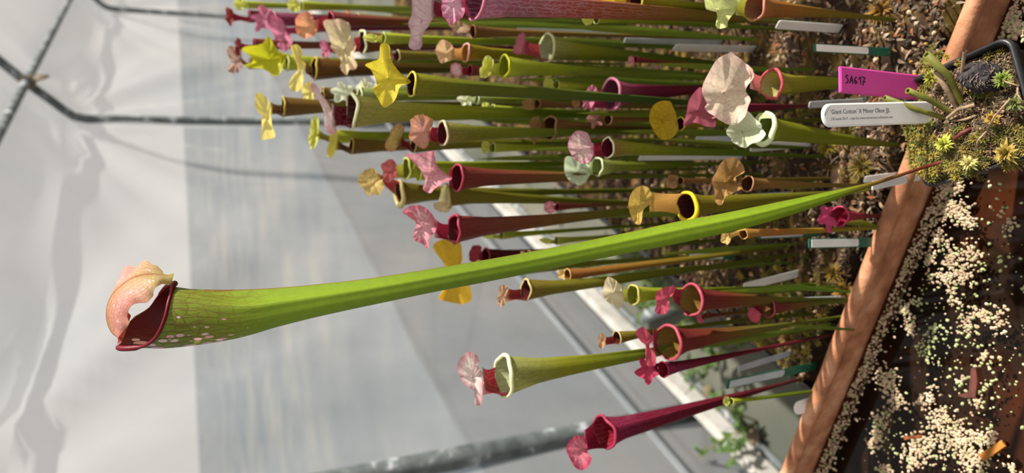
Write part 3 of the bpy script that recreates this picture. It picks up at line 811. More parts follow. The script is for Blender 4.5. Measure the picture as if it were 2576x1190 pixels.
# outlines of the larger lids, read off the photograph (pixels); each is bent in depth by the lid builder
OUTL = {
 (1035, 212): '960,116 981,116 984,151 1006,182 1030,200 1008,219 993,252 968,272 955,252 942,229 950,214 938,182 924,171 940,161 957,151',
 (722, 158): '677,93 691,113 704,131 727,136 711,146 709,174 691,192 676,181 661,176 636,176 623,171 641,161 636,146 618,131 641,121 661,111',
 (792, 174): '734,118 752,115 759,131 754,146 768,161 759,179 764,197 759,222 742,232 729,217 737,194 749,181 745,151',
 (712, 268): '654,234 671,246 683,271 680,291 686,317 693,343 671,351 659,350 660,317 661,297 647,277 643,251',
 (884, 278): '786,217 797,214 811,237 826,260 840,294 846,329 829,337 819,317 820,297 811,274 804,251 789,234',
 (832, 52): '752,45 774,28 787,45 795,66 792,83 777,98 754,91 747,71',
 (912, 105): '820,63 842,50 878,58 880,86 893,111 890,141 900,166 885,176 870,188 856,171 858,151 835,121 832,96',
 (1130, 18): '1040,-40 1090,-40 1089,38 1082,58 1071,76 1061,96 1063,116 1044,129 1031,121 1036,88 1029,63 1039,30',
 (1150, 447): '1024,393 1051,388 1081,382 1093,380 1098,414 1118,434 1135,447 1115,461 1095,474 1083,486 1065,477 1071,454 1058,427 1041,407',
 (1142, 578): '1016,535 1034,518 1061,518 1085,535 1095,558 1095,582 1081,598 1078,625 1065,615 1044,602 1044,582 1048,561 1038,535',
 (1205, 684): '1092,619 1128,598 1155,602 1164,649 1162,666 1182,723 1186,753 1165,765 1135,760 1107,750 1115,733 1135,716 1122,669',
 (1940, 212): '1835,137 1800,153 1774,188 1759,229 1771,265 1765,276 1785,297 1818,312 1859,309 1885,265 1891,246 1881,219 1902,185 1879,151',
 (1790, 275): '1759,221 1775,235 1790,265 1806,312 1782,319 1741,312 1713,319 1724,279 1732,250',
 (1712, 312): '1638,271 1662,256 1688,259 1706,294 1709,324 1691,347 1662,352 1638,329 1631,297',
 (1528, 372): '1448,331 1475,334 1485,351 1495,375 1488,402 1471,413 1448,405 1434,388 1428,361',
 (1502, 420): '1421,398 1451,398 1482,415 1485,439 1461,466 1431,455 1419,435',
 (1728, 520): '1579,513 1589,482 1616,467 1636,479 1639,509 1619,529 1613,556 1603,566 1586,546',
 (1880, 462): '1787,455 1804,418 1834,397 1868,408 1875,432 1855,442 1851,455 1871,469 1845,486 1821,496 1811,516 1797,513 1791,486',
 (1520, 1090): '1434,1104 1451,1093 1469,1099 1477,1124 1480,1141 1489,1156 1480,1173 1464,1183 1446,1173 1431,1147 1424,1127',
 (1268, 945): '1154,907 1177,884 1197,890 1206,907 1199,919 1214,936 1209,950 1217,961 1214,984 1211,1019 1197,1021 1194,1004 1200,987 1183,976 1163,959 1151,933',
 (1898, 18): '1765,0 1771,24 1794,44 1806,50 1797,68 1818,76 1832,65 1838,44 1859,18 1862,-20 1800,-45 1765,-25',
 (1918, 322): '1826,329 1849,299 1876,280 1900,300 1921,333 1910,355 1887,363 1876,373 1853,369 1834,352',
 (1738, 755): '1647,741 1665,724 1697,721 1697,735 1685,753 1685,774 1665,791 1644,782 1650,762',
 (1682, 862): '1597,835 1615,821 1635,841 1647,853 1635,871 1650,894 1647,920 1624,915 1626,874 1609,856',
 (1592, 742): '1512,735 1521,703 1532,696 1553,709 1565,721 1562,732 1574,741 1568,765 1556,779 1544,765 1526,759',
}
OUTL = {k: [tuple(map(float, q.split(','))) for q in v.split()] for k, v in OUTL.items()}
ALL = []
def pitcher(label, mouth, base, r, face, pal, lid=None, wing=.35, bow=0, tilt=.10, lean=0.0, lip=.11, P=None, group=None, flare=1.7, over=None, n_t=20):
    """one pitcher: a tube from its base in the bed to the mouth, throat, rolled lip, neck and lid"""
    pl = dict(PAL[pal]); pl.update(over or {})
    B3 = on_z(*base, 0.0) if P is None else np.array(P)
    s = float((B3 - CAM) @ FH)
    M3 = at_dist(*mouth, s * (1 + lean))
    zd = depth(M3); R = r * zd / FPX
    root = empty('pitcher_plant', B3 - UP * .008); tag(root, label, 'plant', group)
    O = B3 - UP * .008
    wseed = (mouth[0] * 7 + mouth[1] * 3) % 61 * .9
    fa = math.radians(face)
    Fv = _n(math.cos(fa) * (-FH) + math.sin(fa) * RT)
    ctrl = (B3 * .45 + M3 * .55) + RT * (bow * zd / FPX)
    def axis(t): return (1-t)**2 * (B3 - UP * .012) + 2*t*(1-t) * ctrl + t*t * M3
    def frame(t):
        T = _n(axis(min(1, t + .02)) - axis(t - .02)); N = _n(Fv - T * (Fv @ T)); return T, N, np.cross(T, N)
    def rad(t): return max(.0016, R * (.10 + .90 * t ** flare) * (.80 + .20 * sstep(.90, 1.0, t)))
    phs = [0, 7, 16] + [30 + 30 * i for i in range(11)] + [344, 353]
    def pt(t, ph, k=1.0, wg=True):
        T, N, Bn = frame(t); up_ = sstep(.7, 1, t)
        wob = 1 + .13 * up_ * mnoise.noise(Vector((1.3 * math.cos(math.radians(ph)) + wseed, 1.3 * math.sin(math.radians(ph)), wseed * .3)))
        rr = rad(t) * k * wob
        d = min(ph, 360 - ph)
        w = (wing * math.exp(-(d / 9.0) ** 2) * math.sin(math.pi * min(1, t * 1.02) ** .8) if wg else 0) * max(R * .55, rad(t))
        c, sn = math.cos(math.radians(ph)), math.sin(math.radians(ph))
        off = (tilt * R * (-c) + .22 * R * mnoise.noise(Vector((1.1 * c, 1.1 * sn + wseed, 3)))) * sstep(.72, 1, t)
        return axis(t) + N * c * (rr + w) + Bn * sn * rr + T * off
    m = MB(); rows = []; Lm = np.linalg.norm(M3 - B3)
    tc = [(a, lin(c)) for a, c in pl['tube']]
    for i in range(n_t + 1):
        t = (i / n_t) ** .85
        c = tc[-1][1]
        for (a, u), (b, v) in zip(tc, tc[1:]):
            if t <= b: c = mix(u, v, (t - a) / (b - a)); break
        vs = pl['vein'][3] * sstep(.35, .95, t)
        rows.append([m.add(pt(t, ph), c, pl['vein'][:3] + (vs,), 0, (ph / 360 * 18, t * Lm / max(R, .004) * 2.2)) for ph in phs])
    m.grid(rows, True); m.f.append(tuple(rows[0])); m.build('tube', LEAF, root, O)
    # throat
    m = MB(); rows = []; th = lin(pl['throat'])
    for i in range(5):
        t = 1 - .16 * i / 4
        rows.append([m.add(pt(t, ph, .95, False), th, pl['vein'][:3] + (.35,), 0, (ph / 360 * 18, t * 30)) for ph in phs])
    m.grid(rows, True); m.build('throat', LEAF, root, O)
    # lip
    m = MB(); pts = [pt(1, a % 360, 1.03, False) for a in range(-150, 151, 12)]
    nl = len(pts); rr = [lip * R * (.55 + .45 * math.sin(math.pi * i / (nl - 1))) for i in range(nl)]
    m.tube(pts, rr, 8, cols=[lin(pl['lip'])] * nl)
    for i in range(len(m.ve)): m.ve[i] = lin(pl['lip']) + (0.0,)
    m.build('lip', LEAF, root, O)
    # lid
    if lid:
        lx, ly, sx, sy, rot, shp, ruf = lid[:7]
        slope = lid[7] if len(lid) > 7 else .45 * math.cos(fa)
        C = at_dist(lx, ly, s * (1 + lean)); zc = depth(C); k = zc / FPX
        poly = OUTL.get(tuple(mouth))
        if poly:
            rot = 0; x_, y_ = [q[0] for q in poly], [q[1] for q in poly]
            lx, ly = (min(x_) + max(x_)) / 2 * .5 + sum(x_) / len(x_) * .5, (min(y_) + max(y_)) / 2 * .5 + sum(y_) / len(y_) * .5
            sx, sy = (max(x_) - min(x_)) / 2, (max(y_) - min(y_)) / 2
            C = at_dist(lx, ly, s * (1 + lean)); zc = depth(C); k = zc / FPX
        ra = math.radians(rot)
        ea = -DOWN * math.cos(ra) + RIGHT * math.sin(ra)       # towards the tip
        eb = RIGHT * math.cos(ra) + DOWN * math.sin(ra)
        sa, sb = sx * k, sy * k
        seed = hash((lx, ly)) % 97 * .7
        def rho(ps):
            q = abs(((ps + math.pi) % (2 * math.pi)) - math.pi)     # 0 tip .. pi attachment
            if shp == 'bow': v = .42 + .58 * abs(math.sin(q)) ** 1.3 + .12 * math.cos(2 * q)
            elif shp == 'fan': v = 1.0 - .25 * sstep(2.0, 3.1, q)
            elif shp == 'star': v = .84 + .17 * math.cos(5 * q) - .12 * sstep(2.2, 3.1, q)
            elif shp == 'point': v = .80 + .24 * math.exp(-(q / .35) ** 2) - .1 * sstep(2.3, 3.1, q)
            else: v = .96 - .12 * math.exp(-(q / .25) ** 2) - .15 * sstep(2.3, 3.1, q)
            return v * (1 + .26 * (.35 + ruf) * mnoise.noise(Vector((1.7 * math.cos(ps) + seed, 1.7 * math.sin(ps), seed))) + .16 * ruf * mnoise.noise(Vector((5 * math.cos(ps), 5 * math.sin(ps) + seed, 2))))
        def outline(ps):                    # closed smooth curve through the outline points, by parameter
            n = len(poly); u = (ps / (2 * math.pi) * n) % n; i = int(u); f_ = u - i
            p0, p1, p2, p3 = (poly[(i + d) % n] for d in (-1, 0, 1, 2))
            return [.5 * (2*p1[c] + (p2[c]-p0[c])*f_ + (2*p0[c]-5*p1[c]+4*p2[c]-p3[c])*f_*f_ + (3*p1[c]-p0[c]-3*p2[c]+p3[c])*f_**3) for c in (0, 1)]
        def lidp(q, ps):
            if poly:
                ox, oy = outline(ps); a, b = -(ox - lx) * k * q, -(oy - ly) * k * q
                ps = math.atan2(b / sb, a / sa)
            else:
                rr = rho(ps) * q; a, b = rr * math.cos(ps) * sa, rr * math.sin(ps) * sb
            sm = min(sa, sb)
            dz = slope * a + .30 * sm * (q * q - .4) * (1 if slope >= 0 else -1) - .30 * sm * math.exp(-(b / (sb * .22)) ** 2) * (1 - q * .3)
            dz += sm * q ** 1.6 * (ruf * .7 * mnoise.noise(Vector((3.2 * math.cos(ps), 3.2 * math.sin(ps), seed * 1.3))) + (.25 + .3 * ruf) * mnoise.noise(Vector((1.2 * math.cos(ps) + seed, 1.2 * math.sin(ps), 4))))
            return C + ea * a + eb * b - FWD * dz, a, b
        m = MB(); NQ, NP = 8, 52
        lc, le = lin(pl['lid']), lin(pl['edge'])
        pa = math.pi
        if poly: pa = min((2 * math.pi * i / 90 for i in range(90)), key=lambda t: math.dist(outline(t), mouth))
        A0, a0, _ = lidp(.93, pa)
        cen, a_, b_ = lidp(0, 0)
        rows = []
        for i in range(NQ + 1):
            q = max(.04, i / NQ); row = []
            for j in range(NP):
                ps = 2 * math.pi * j / NP
                p, a, b = lidp(q, ps)
                an = math.atan2(b / sb, (a - a0) / sa + .15)
                c = mix(lc, le, sstep(.55, 1.0, q) * .85)
                ns = .5 + .5 * mnoise.noise(Vector((a / sa * 2.2 + seed, b / sb * 2.2, seed)))
                c = mix(c, le, .35 * ns)
                row.append(m.add(p, c, pl['lvein'][:3] + (pl['lvein'][3] * .95,), 0, (an / math.pi * 17, math.hypot(a - a0, b) / max(sa, sb) * 7)))
            rows.append(row)
        m.grid(rows, True); m.f.append(tuple(rows[0])); m.build('lid', LID, root, O)
        # neck from the back of the mouth to the lid
        m = MB(); rows = []; T, N, Bn = frame(1.0); nc = lin(pl['neck'])
        rim = [pt(1, 180 + a, 1.0, False) for a in (-75, -52, -26, 0, 26, 52, 75)]
        sd_ = np.sign((rim[-1] - rim[0]) @ eb) or 1.0
        NH = 8
        for i in range(NH + 1):
            q = i / NH; row = []
            for j in range(7):
                w = (j - 3) / 3.0
                e = A0 + eb * (w * sd_ * min(sb * .6, R * .72)) + ea * sa * .06 - FWD * (.05 * sa * (1 - abs(w)))
                pinch = 1 - .14 * math.sin(math.pi * q)
                p = rim[j] * (1 - q) + e * q
                cm = rim[3] * (1 - q) + A0 * q
                p = cm + (p - cm) * pinch + T * (.12 * R * math.sin(math.pi * q))
                row.append(m.add(p, mix(nc, lc, sstep(.7, 1.0, q) * .6), pl['lvein'][:3] + (.3,), 0, (w * 3, q * 6)))
            rows.append(row)
        m.grid(rows); m.build('neck', LEAF, root, O)
    ALL.append((label, Lm, R)); return root

RED = (120, 22, 40)
T_ = [
 # ---- left end of the bed
 ('white mouthed pitcher with ruffled pink and white lid and red neck', (1268,945),(2075,822),50,58,'cream',(1186,948,32,66,14,'bow',1.0,.1),dict(tilt=.08,flare=2.6)),
 ('dark crimson pitcher with pink veined lid leaning by the hoop pipe', (1520,1090),(2012,952),40,28,'crimson',(1456,1132,34,50,-38,'round',.5,.2),dict(tilt=.15,flare=1.3)),
 ('small crimson pitcher with bright pink folded lid beside the white rail', (1668,930),(2085,842),19,10,'crimson',(1630,930,32,34,-15,'star',.7),dict(over=dict(lid=(206,80,110),lvein=g4((150,30,70),.4)))),
 ('red tubed pitcher with pink lip and mottled yellow throat', (1682,862),(2098,800),41,24,'rose',(1624,858,26,40,20,'bow',.6),dict(tilt=.15)),
 ('slender green pitcher with tiny salmon lid before the white rail', (1552,850),(2040,790),16,60,'olive',(1514,858,15,22,5,'bow',.5),dict(bow=10,flare=2.2)),
 ('rose lipped pitcher with pink ruffled lid and red green tube', (1738,755),(2140,757),38,32,'rose',(1672,754,27,38,-8,'fan',.6),dict(tilt=.15)),
 ('short pitcher with pink ring mouth low in the moss', (1932,775),(2140,756),22,40,'rose',(1896,792,18,20,-50,'round',.4),dict(over=dict(throat=(150,110,70)))),
 ('tiny pink tipped red pitcher below the rose lipped one', (1775,795),(1990,775),8,40,'rose',(1760,802,9,13,-20,'round',.4),{}),
 ('olive pitcher with cream crinkled lid left of the rose lipped one', (1592,742),(2040,718),24,30,'lime',(1543,736,30,38,-8,'star',1.0),dict(over=dict(lid=(240,230,196),edge=(226,206,170),lip=(206,196,110),lvein=g4((190,180,110),.4)))),
 ('green pitcher with salmon crinkled lid and maroon neck below the main stem', (1322,730),(1990,640),26,70,'olive',(1264,742,18,34,8,'bow',.6),dict(bow=-14,flare=2.0)),
 ('orange brown cut pitcher tube crossing behind the white rail', (1428,693),(1960,622),15,80,'orange',(1412,690,10,12,0,'round',.3),dict(flare=.8,over=dict(tube=[(0,(104,104,34)),(.4,(134,120,40)),(.8,(158,112,50)),(1,(170,110,56))]))),
 # ---- round the main stem
 ('golden yellow lidded pitcher standing behind the main pitcher', (1205,684),(1790,640),26,30,'yellow',(1142,682,44,86,8,'bow',.35),dict(over=dict(lid=(226,186,56),edge=(216,176,52),lvein=g4((190,140,40),.5)))),
 ('maroon pitcher with curled dark lid tucked behind the main stem', (1222,645),(1760,612),20,30,'pink',(1198,640,18,24,10,'fan',.6),dict(over=dict(lid=(150,60,70),edge=(120,40,50),tube=[(0,(80,86,30)),(.6,(116,90,34)),(.85,(96,30,40)),(1,(96,24,36))]))),
 ('red pitcher with pink and white marbled lid beside the golden lid', (1142,578),(1905,500),36,50,'pink',(1070,570,44,56,18,'fan',.7),dict(tilt=.15,flare=2.0,over=dict(lid=(240,196,200)))),
 ('pale green slim pitcher with pointed lid next to the red marbled one', (1262,592),(1720,560),11,60,'lime',(1226,592,22,11,10,'point',.3),{}),
 ('second pale green slim pitcher with yellow tip by the main stem', (1400,606),(1780,575),10,60,'lime',(1375,606,18,10,10,'point',.3),{}),
 ('pale olive pitcher with drooping cream lip beneath the pink star lid', (1122,492),(1770,515),27,-75,'olive',(1114,520,14,24,-80,'fan',.3,0),dict(lip=.2,flare=2.2,over=dict(lid=(226,214,170),edge=(214,190,140),neck=(206,196,140),throat=(120,80,60)))),
 ('pale olive pitcher with cream brown lid and drooping cream lip', (1005,487),(1720,475),30,-70,'olive',(938,458,30,36,-35,'fan',.5),dict(lip=.22,flare=2.4,over=dict(lid=(226,206,130),edge=(206,180,110)))),
 ('star shaped pink lidded pitcher with red brown tube', (1150,447),(1920,440),32,18,'pink',(1082,430,44,56,-4,'star',.3),dict(flare=1.9,over=dict(lid=(238,186,192),edge=(226,150,166)))),
 ('yellow green pitcher with round rose lid behind the pink star lid', (1022,425),(1740,402),26,35,'lime',(980,430,22,30,0,'round',.5),dict(over=dict(lid=(206,96,116),edge=(190,80,100),tube=[(0,(80,92,26)),(.6,(112,130,26)),(.9,(150,160,34)),(1,(186,176,50))]))),
 ('yellow bowl lipped pitcher in front of the round rose lid', (1052,432),(1780,425),24,10,'lime',None,dict(over=dict(throat=(176,176,50)))),
 ('green pitcher with pink flushed lid and cream ring mouth', (1112,335),(1870,330),30,35,'pink',(1062,330,30,40,8,'fan',.5),dict(flare=2.2,over=dict(lip=(226,216,180),lid=(230,176,160),edge=(206,160,110),tube=[(0,(74,88,26)),(.6,(100,124,30)),(.9,(140,150,40)),(1,(170,166,90))]))),
 ('olive pitcher with narrow mottled lid and dark red neck', (1040,365),(1780,350),20,60,'olive',(993,348,24,44,28,'bow',.4),dict(over=dict(lid=(206,190,110),neck=(100,24,34)))),
 ('dark olive pitcher with flat cut mouth and hanging yellow lid', (884,368),(1640,362),20,70,'paleyel',(836,362,17,42,12,'bow',.4),dict(over=dict(lid=(206,196,80)))),
 ('yellow green bow lidded pitcher before the bent hoop pipe', (838,345),(1620,335),18,60,'lime',(790,336,17,48,6,'bow',.3),dict(over=dict(lid=(214,210,80),neck=(110,90,40)))),
 ('pale yellow bow lidded pitcher with brown veined tube at the hoop', (712,268),(1640,262),24,55,'paleyel',(671,292,22,60,-6,'bow',.3),dict(flare=2.0)),
 ('large cream ringed pitcher with maroon throat and pink white lid', (884,278),(1810,300),44,48,'cream',(822,272,26,64,22,'bow',.6,.2),dict(tilt=.08,flare=2.4,over=dict(throat=(90,18,30),neck=(90,18,30),tube=[(0,(74,88,26)),(.5,(104,126,28)),(.8,(156,160,34)),(1,(186,180,96))]))),
 ('small creamy white lidded pitcher behind the large cream ringed one', (905,240),(1690,250),20,60,'white',(862,232,30,28,10,'star',.4),{}),
 ('cream triangular lidded pitcher behind the big yellow star lid', (945,232),(1680,232),18,60,'white',(918,226,22,30,5,'star',.3),dict(over=dict(lid=(244,238,206)))),
 ('brown veined pitcher with dark mouth and pale yellow twin lobed lid', (792,174),(1620,172),27,50,'paleyel',(752,172,22,62,-10,'bow',.35),dict(flare=1.6,over=dict(lid=(240,226,140),tube=[(0,(80,86,26)),(.6,(96,90,34)),(.85,(104,70,34)),(1,(112,78,32))]))),
 ('lemon lidded pitcher half hidden below the twin lobed lid', (812,235),(1640,232),16,60,'paleyel',(776,232,18,26,0,'round',.3),{}),
 ('yellow green starry lidded pitcher among the tallest ones', (722,158),(1560,160),20,40,'lime',(676,146,50,46,20,'star',.3),dict(over=dict(lid=(188,190,34),edge=(206,200,40)))),
 ('brown withered lidded pitcher above the starry yellow green one', (628,160),(1500,175),14,60,'brown',(592,150,26,42,-4,'bow',.9),dict(over=dict(lid=(190,160,150),edge=(170,130,116)))),
 ('maroon necked pitcher beside the starry yellow green one', (640,112),(1500,125),14,60,'pink',(600,118,12,26,0,'bow',.6),dict(over=dict(lid=(130,60,56),edge=(110,50,40)))),
 ('dark maroon frilled pitcher at the far hoop pipe', (628,42),(1450,60),15,60,'pink',(578,42,16,24,0,'bow',.9),dict(over=dict(lid=(120,40,36),edge=(140,80,40),tube=[(0,(80,86,30)),(.6,(100,90,34)),(.9,(96,40,36)),(1,(96,26,32))]))),
 ('mauve pink frilled pitcher next to the far maroon one', (690,50),(1480,60),18,50,'purple',(662,46,24,34,8,'star',.9),dict(over=dict(lid=(206,140,160)))),
 ('purple pink curled lidded pitcher behind the salmon fan lid', (752,66),(1500,75),18,60,'purple',(706,84,28,52,-24,'bow',.6),{}),
 ('salmon fan lidded pitcher with red veins', (832,52),(1600,70),22,15,'pink',(780,62,32,36,4,'fan',.5),dict(over=dict(lid=(238,190,140),edge=(226,140,110),lvein=g4((206,80,70),.7)))),
 ('mauve lidded pitcher between salmon fan and cream curtain lids', (842,120),(1560,120),14,40,'purple',(818,124,16,28,-10,'bow',.5),{}),
 ('cream curtain lidded pitcher with crinkled pink edge', (912,105),(1640,105),28,30,'cream',(864,122,34,66,-14,'fan',.9),dict(over=dict(lid=(238,230,180),edge=(232,206,170),throat=(96,30,30),tube=[(0,(74,88,26)),(.6,(104,104,28)),(.9,(120,80,36)),(1,(110,50,40))]))),
 ('big yellow star lidded pitcher with broad dark green tube', (1035,212),(1985,275),28,16,'yellow',(972,190,46,76,-8,'star',.25),dict(flare=1.0,over=dict(lid=(226,210,70),edge=(220,200,60),tube=[(0,(56,76,30)),(.5,(64,88,34)),(.85,(96,112,30)),(1,(150,150,40))]))),
 ('large lilac pink net veined lid pitcher at the right edge', (1130,18),(1850,60),34,40,'pink',(1064,62,34,72,-12,'fan',.9),dict(over=dict(lid=(236,214,216),edge=(220,180,196),lvein=g4((190,120,140),.6)))),
 ('stout pitcher speckled lilac over an orange red tube', (1195,4),(2060,58),44,20,'purple',(1140,0,34,60,0,'round',.6),dict(flare=.95,over=dict(lid=(236,190,210),tube=[(0,(90,104,30)),(.4,(120,100,34)),(.7,(150,70,34)),(.9,(176,96,110)),(1,(206,130,160))],vein=g4((230,200,214),.6)))),
 ('buff hanging dry lid pitcher under the lilac speckled one', (1190,80),(1820,95),16,-60,'brown',(1155,66,17,34,-70,'point',.3,0),dict(over=dict(lid=(214,186,150),edge=(196,150,130)))),
 ('closed lime green pitcher bud lying before the dark tubes', (965,96),(1720,120),14,20,'lime',(935,96,20,14,0,'point',.2),dict(flare=.9)),
 ('cream and peach curled lidded pitcher', (1172,132),(1800,160),22,25,'yellow',(1122,132,24,30,10,'fan',.6),dict(over=dict(lid=(238,206,160),edge=(230,180,150),lip=(232,180,166),neck=(206,150,90),throat=(180,140,60)))),
 ('small white and rose lidded pitcher below the cream and peach one', (1182,178),(1830,190),14,25,'pink',(1148,176,16,18,0,'round',.5),dict(over=dict(lid=(238,222,220)))),
 ('bright lime yellow pitcher with bow lid and open ring mouth', (1268,168),(1910,205),27,35,'lime',(1224,170,22,32,20,'bow',.3),dict(flare=1.8,over=dict(lid=(222,222,70),lip=(214,214,60),throat=(150,156,30)))),
 ('pitcher with white ring mouth and rose red neck by the lime yellow one', (1376,122),(1850,165),34,42,'cream',(1306,112,18,34,16,'bow',.6,.2),dict(tilt=.08,flare=2.0,over=dict(lid=(216,130,150),edge=(200,110,130),neck=(150,50,60),lip=(224,224,176)))),
 ('bright yellow round lidded pitcher at the frame edge beside the orange tube', (1600,6),(2050,35),24,25,'yellow',(1536,6,52,34,0,'round',.2),dict(over=dict(lid=(238,214,40),edge=(230,200,30)))),
 ('pale lime ruffled lidded pitcher with orange brown mouth', (1898,18),(2240,48),32,15,'lime',(1816,26,42,50,-14,'fan',.6),dict(flare=1.4,over=dict(lid=(226,232,160),edge=(222,230,150),lip=(206,140,120),throat=(150,100,80),lvein=g4((170,180,90),.6),tube=[(0,(104,110,34)),(.5,(130,110,40)),(.85,(160,100,50)),(1,(176,116,70))]))),
 ('purple pitcher with mauve ring mouth and pink crinkled lid', (1538,238),(1960,212),36,30,'purple',(1482,248,26,38,24,'bow',.7),dict(tilt=.08)),
 ('dusty pink withered lid below the mauve ring mouth', (1530,300),(1930,300),14,20,'brown',(1496,300,22,24,0,'star',.6),dict(over=dict(lid=(196,150,140),edge=(180,120,116)))),
 ('small pale cream crumpled lid among the green tubes', (1200,250),(1760,262),12,30,'white',(1170,250,19,20,0,'star',.3),dict(over=dict(lid=(240,240,196)))),
 ('broad cream veined lidded pitcher with pink neck behind the pink tag', (1940,212),(2235,205),36,30,'cream',(1838,226,78,88,-12,'fan',.35,.35),dict(flare=1.0,wing=.3,over=dict(neck=(206,110,110),lid=(240,228,200),edge=(236,206,196),lip=(206,90,106),throat=(196,186,120),lvein=g4((190,140,110),.5),tube=[(0,(96,112,28)),(.5,(128,140,28)),(.85,(150,144,40)),(1,(160,140,60))]))),
 ('dusky mauve folded lid behind the broad cream veined lid', (1790,275),(2120,262),24,20,'purple',(1756,272,36,50,-10,'fan',.3),dict(over=dict(lid=(186,104,120),edge=(176,90,110),lvein=g4((150,60,84),.3)))),
 ('green pitcher with whitish green lid and pale lip beside the printed label', (1918,322),(2250,366),38,-80,'white',(1858,335,34,40,-15,'round',.4),dict(flare=1.2,lip=.2,over=dict(tube=[(0,(90,96,30)),(.4,(120,130,24)),(.85,(130,134,28)),(1,(150,150,50))],lid=(206,216,180)))),
 ('mustard yellow folded lid pitcher behind the dusky mauve lid', (1712,312),(2070,300),16,20,'yellow',(1672,304,38,52,0,'fan',.2),dict(over=dict(lid=(196,170,44),edge=(206,176,40),lvein=g4((150,110,40),.6)))),
 ('dry brown pitcher with papery open mouth', (1384,322),(1860,330),28,20,'brown',(1345,326,22,38,6,'bow',1.0),{}),
 ('small dry brown withered lid beside the papery mouth', (1352,262),(1830,275),12,10,'brown',(1330,264,18,16,0,'round',.6),{}),
 ('small tan withered lid near the purple tube', (1466,258),(1900,260),9,10,'brown',(1450,258,13,13,0,'round',.6),{}),
 ('pink and white fan lidded pitcher with small cream lip', (1528,372),(2060,395),24,20,'pink',(1468,372,38,42,-6,'fan',.5),dict(flare=1.3,over=dict(lid=(240,222,214),edge=(226,160,180),lip=(232,232,196),tube=[(0,(80,100,28)),(.5,(100,126,30)),(.9,(140,150,34)),(1,(160,130,70))]))),
 ('mint white lidded pitcher under the pink and white fan lid', (1502,420),(1930,408),22,10,'white',(1454,432,32,40,-12,'round',.25),dict(over=dict(lid=(206,222,190),edge=(214,228,196)))),
 ('olive pitcher with yellow ring lip dark throat and mustard lid', (1728,520),(2160,478),34,-42,'yellow',(1610,518,32,50,-14,'fan',.4),dict(flare=1.2,lip=.18,over=dict(lid=(214,184,90),edge=(206,170,84),lvein=g4((150,110,60),.5),neck=(206,156,84),throat=(66,20,34),lip=(222,206,50),tube=[(0,(92,98,28)),(.5,(116,118,30)),(1,(136,126,36))]))),
 ('withered tan domed hood on an olive stem behind the main stem', (1880,462),(2235,470),20,-40,'brown',(1834,440,46,52,-14,'round',.5),dict(over=dict(lid=(166,128,70),edge=(190,146,94)))),
 ('small tan shrivelled hood between the mint lid and domed hood', (1712,455),(2080,450),10,20,'brown',(1692,456,17,20,0,'round',.5),dict(over=dict(lid=(160,124,84)))),
 ('short magenta frilled pitcher just behind the rusty rim', (2112,545),(2222,543),24,20,'rose',(2080,548,28,34,-14,'star',.9),dict(tilt=.15,over=dict(lid=(222,92,140),edge=(212,80,128),lip=(206,70,110),throat=(150,30,60),tube=[(0,(90,50,36)),(.5,(130,40,50)),(1,(176,50,84))]))),
 ('orange yellow withered pitcher with broken buff tip', (1870,588),(2222,572),13,-60,'orange',(1825,600,14,20,-40,'point',.5),dict(flare=.7)),
 ('tiny rose tipped maroon pitcher by the white rail', (1402,520),(1800,505),10,40,'pink',(1382,522,15,16,0,'round',.4),{}),
 ('small rosy bud behind the mustard lidded pitcher', (1600,150),(1960,180),8,30,'pink',(1588,152,10,12,0,'round',.4),{}),
]
for (lb, mo_, ba, r, fc, pl, lid, kw) in T_:
    pitcher(lb, mo_, ba, r, fc, pl, lid, **kw)

# flat strap leaves
def strap(pts, w, col, label, P0=None):
    B3 = on_z(*pts[0], 0.0); s = float((B3 - CAM) @ FH); P = [B3] + [at_dist(x, y, s) for x, y in pts[1:]]
    Q = []
    for i in range(len(P) - 1):
        for k in range(6): Q.append(P[i] + (P[i+1] - P[i]) * k / 6)
    Q.append(P[-1]); m = MB(); rows = []; n = len(Q)
    for i, p in enumerate(Q):
        t = i / (n - 1); ww = w * depth(p) / FPX / 2 * (min(1, .3 + t * 1.2) * math.cos(math.pi / 2 * max(0, (t - .45) / .55)) ** .6 + .03)
        T = _n(Q[min(i+1, n-1)] - Q[max(i-1, 0)]); sd2 = _n(np.cross(T, FWD)); c = mix(lin(col), lin((170, 170, 60)), .3 * t)
        rows.append([m.add(p + sd2 * ww * k - FWD * (.25 * ww * (1 - abs(k))), c, lin((80, 90, 30)) + (.2,), 0, (k * 2, t * 10)) for k in (-1, -.4, 0, .4, 1)])
    m.grid(rows); tag(m.build('strap_leaf', LEAF, origin=B3, smooth=True), label, 'leaf')
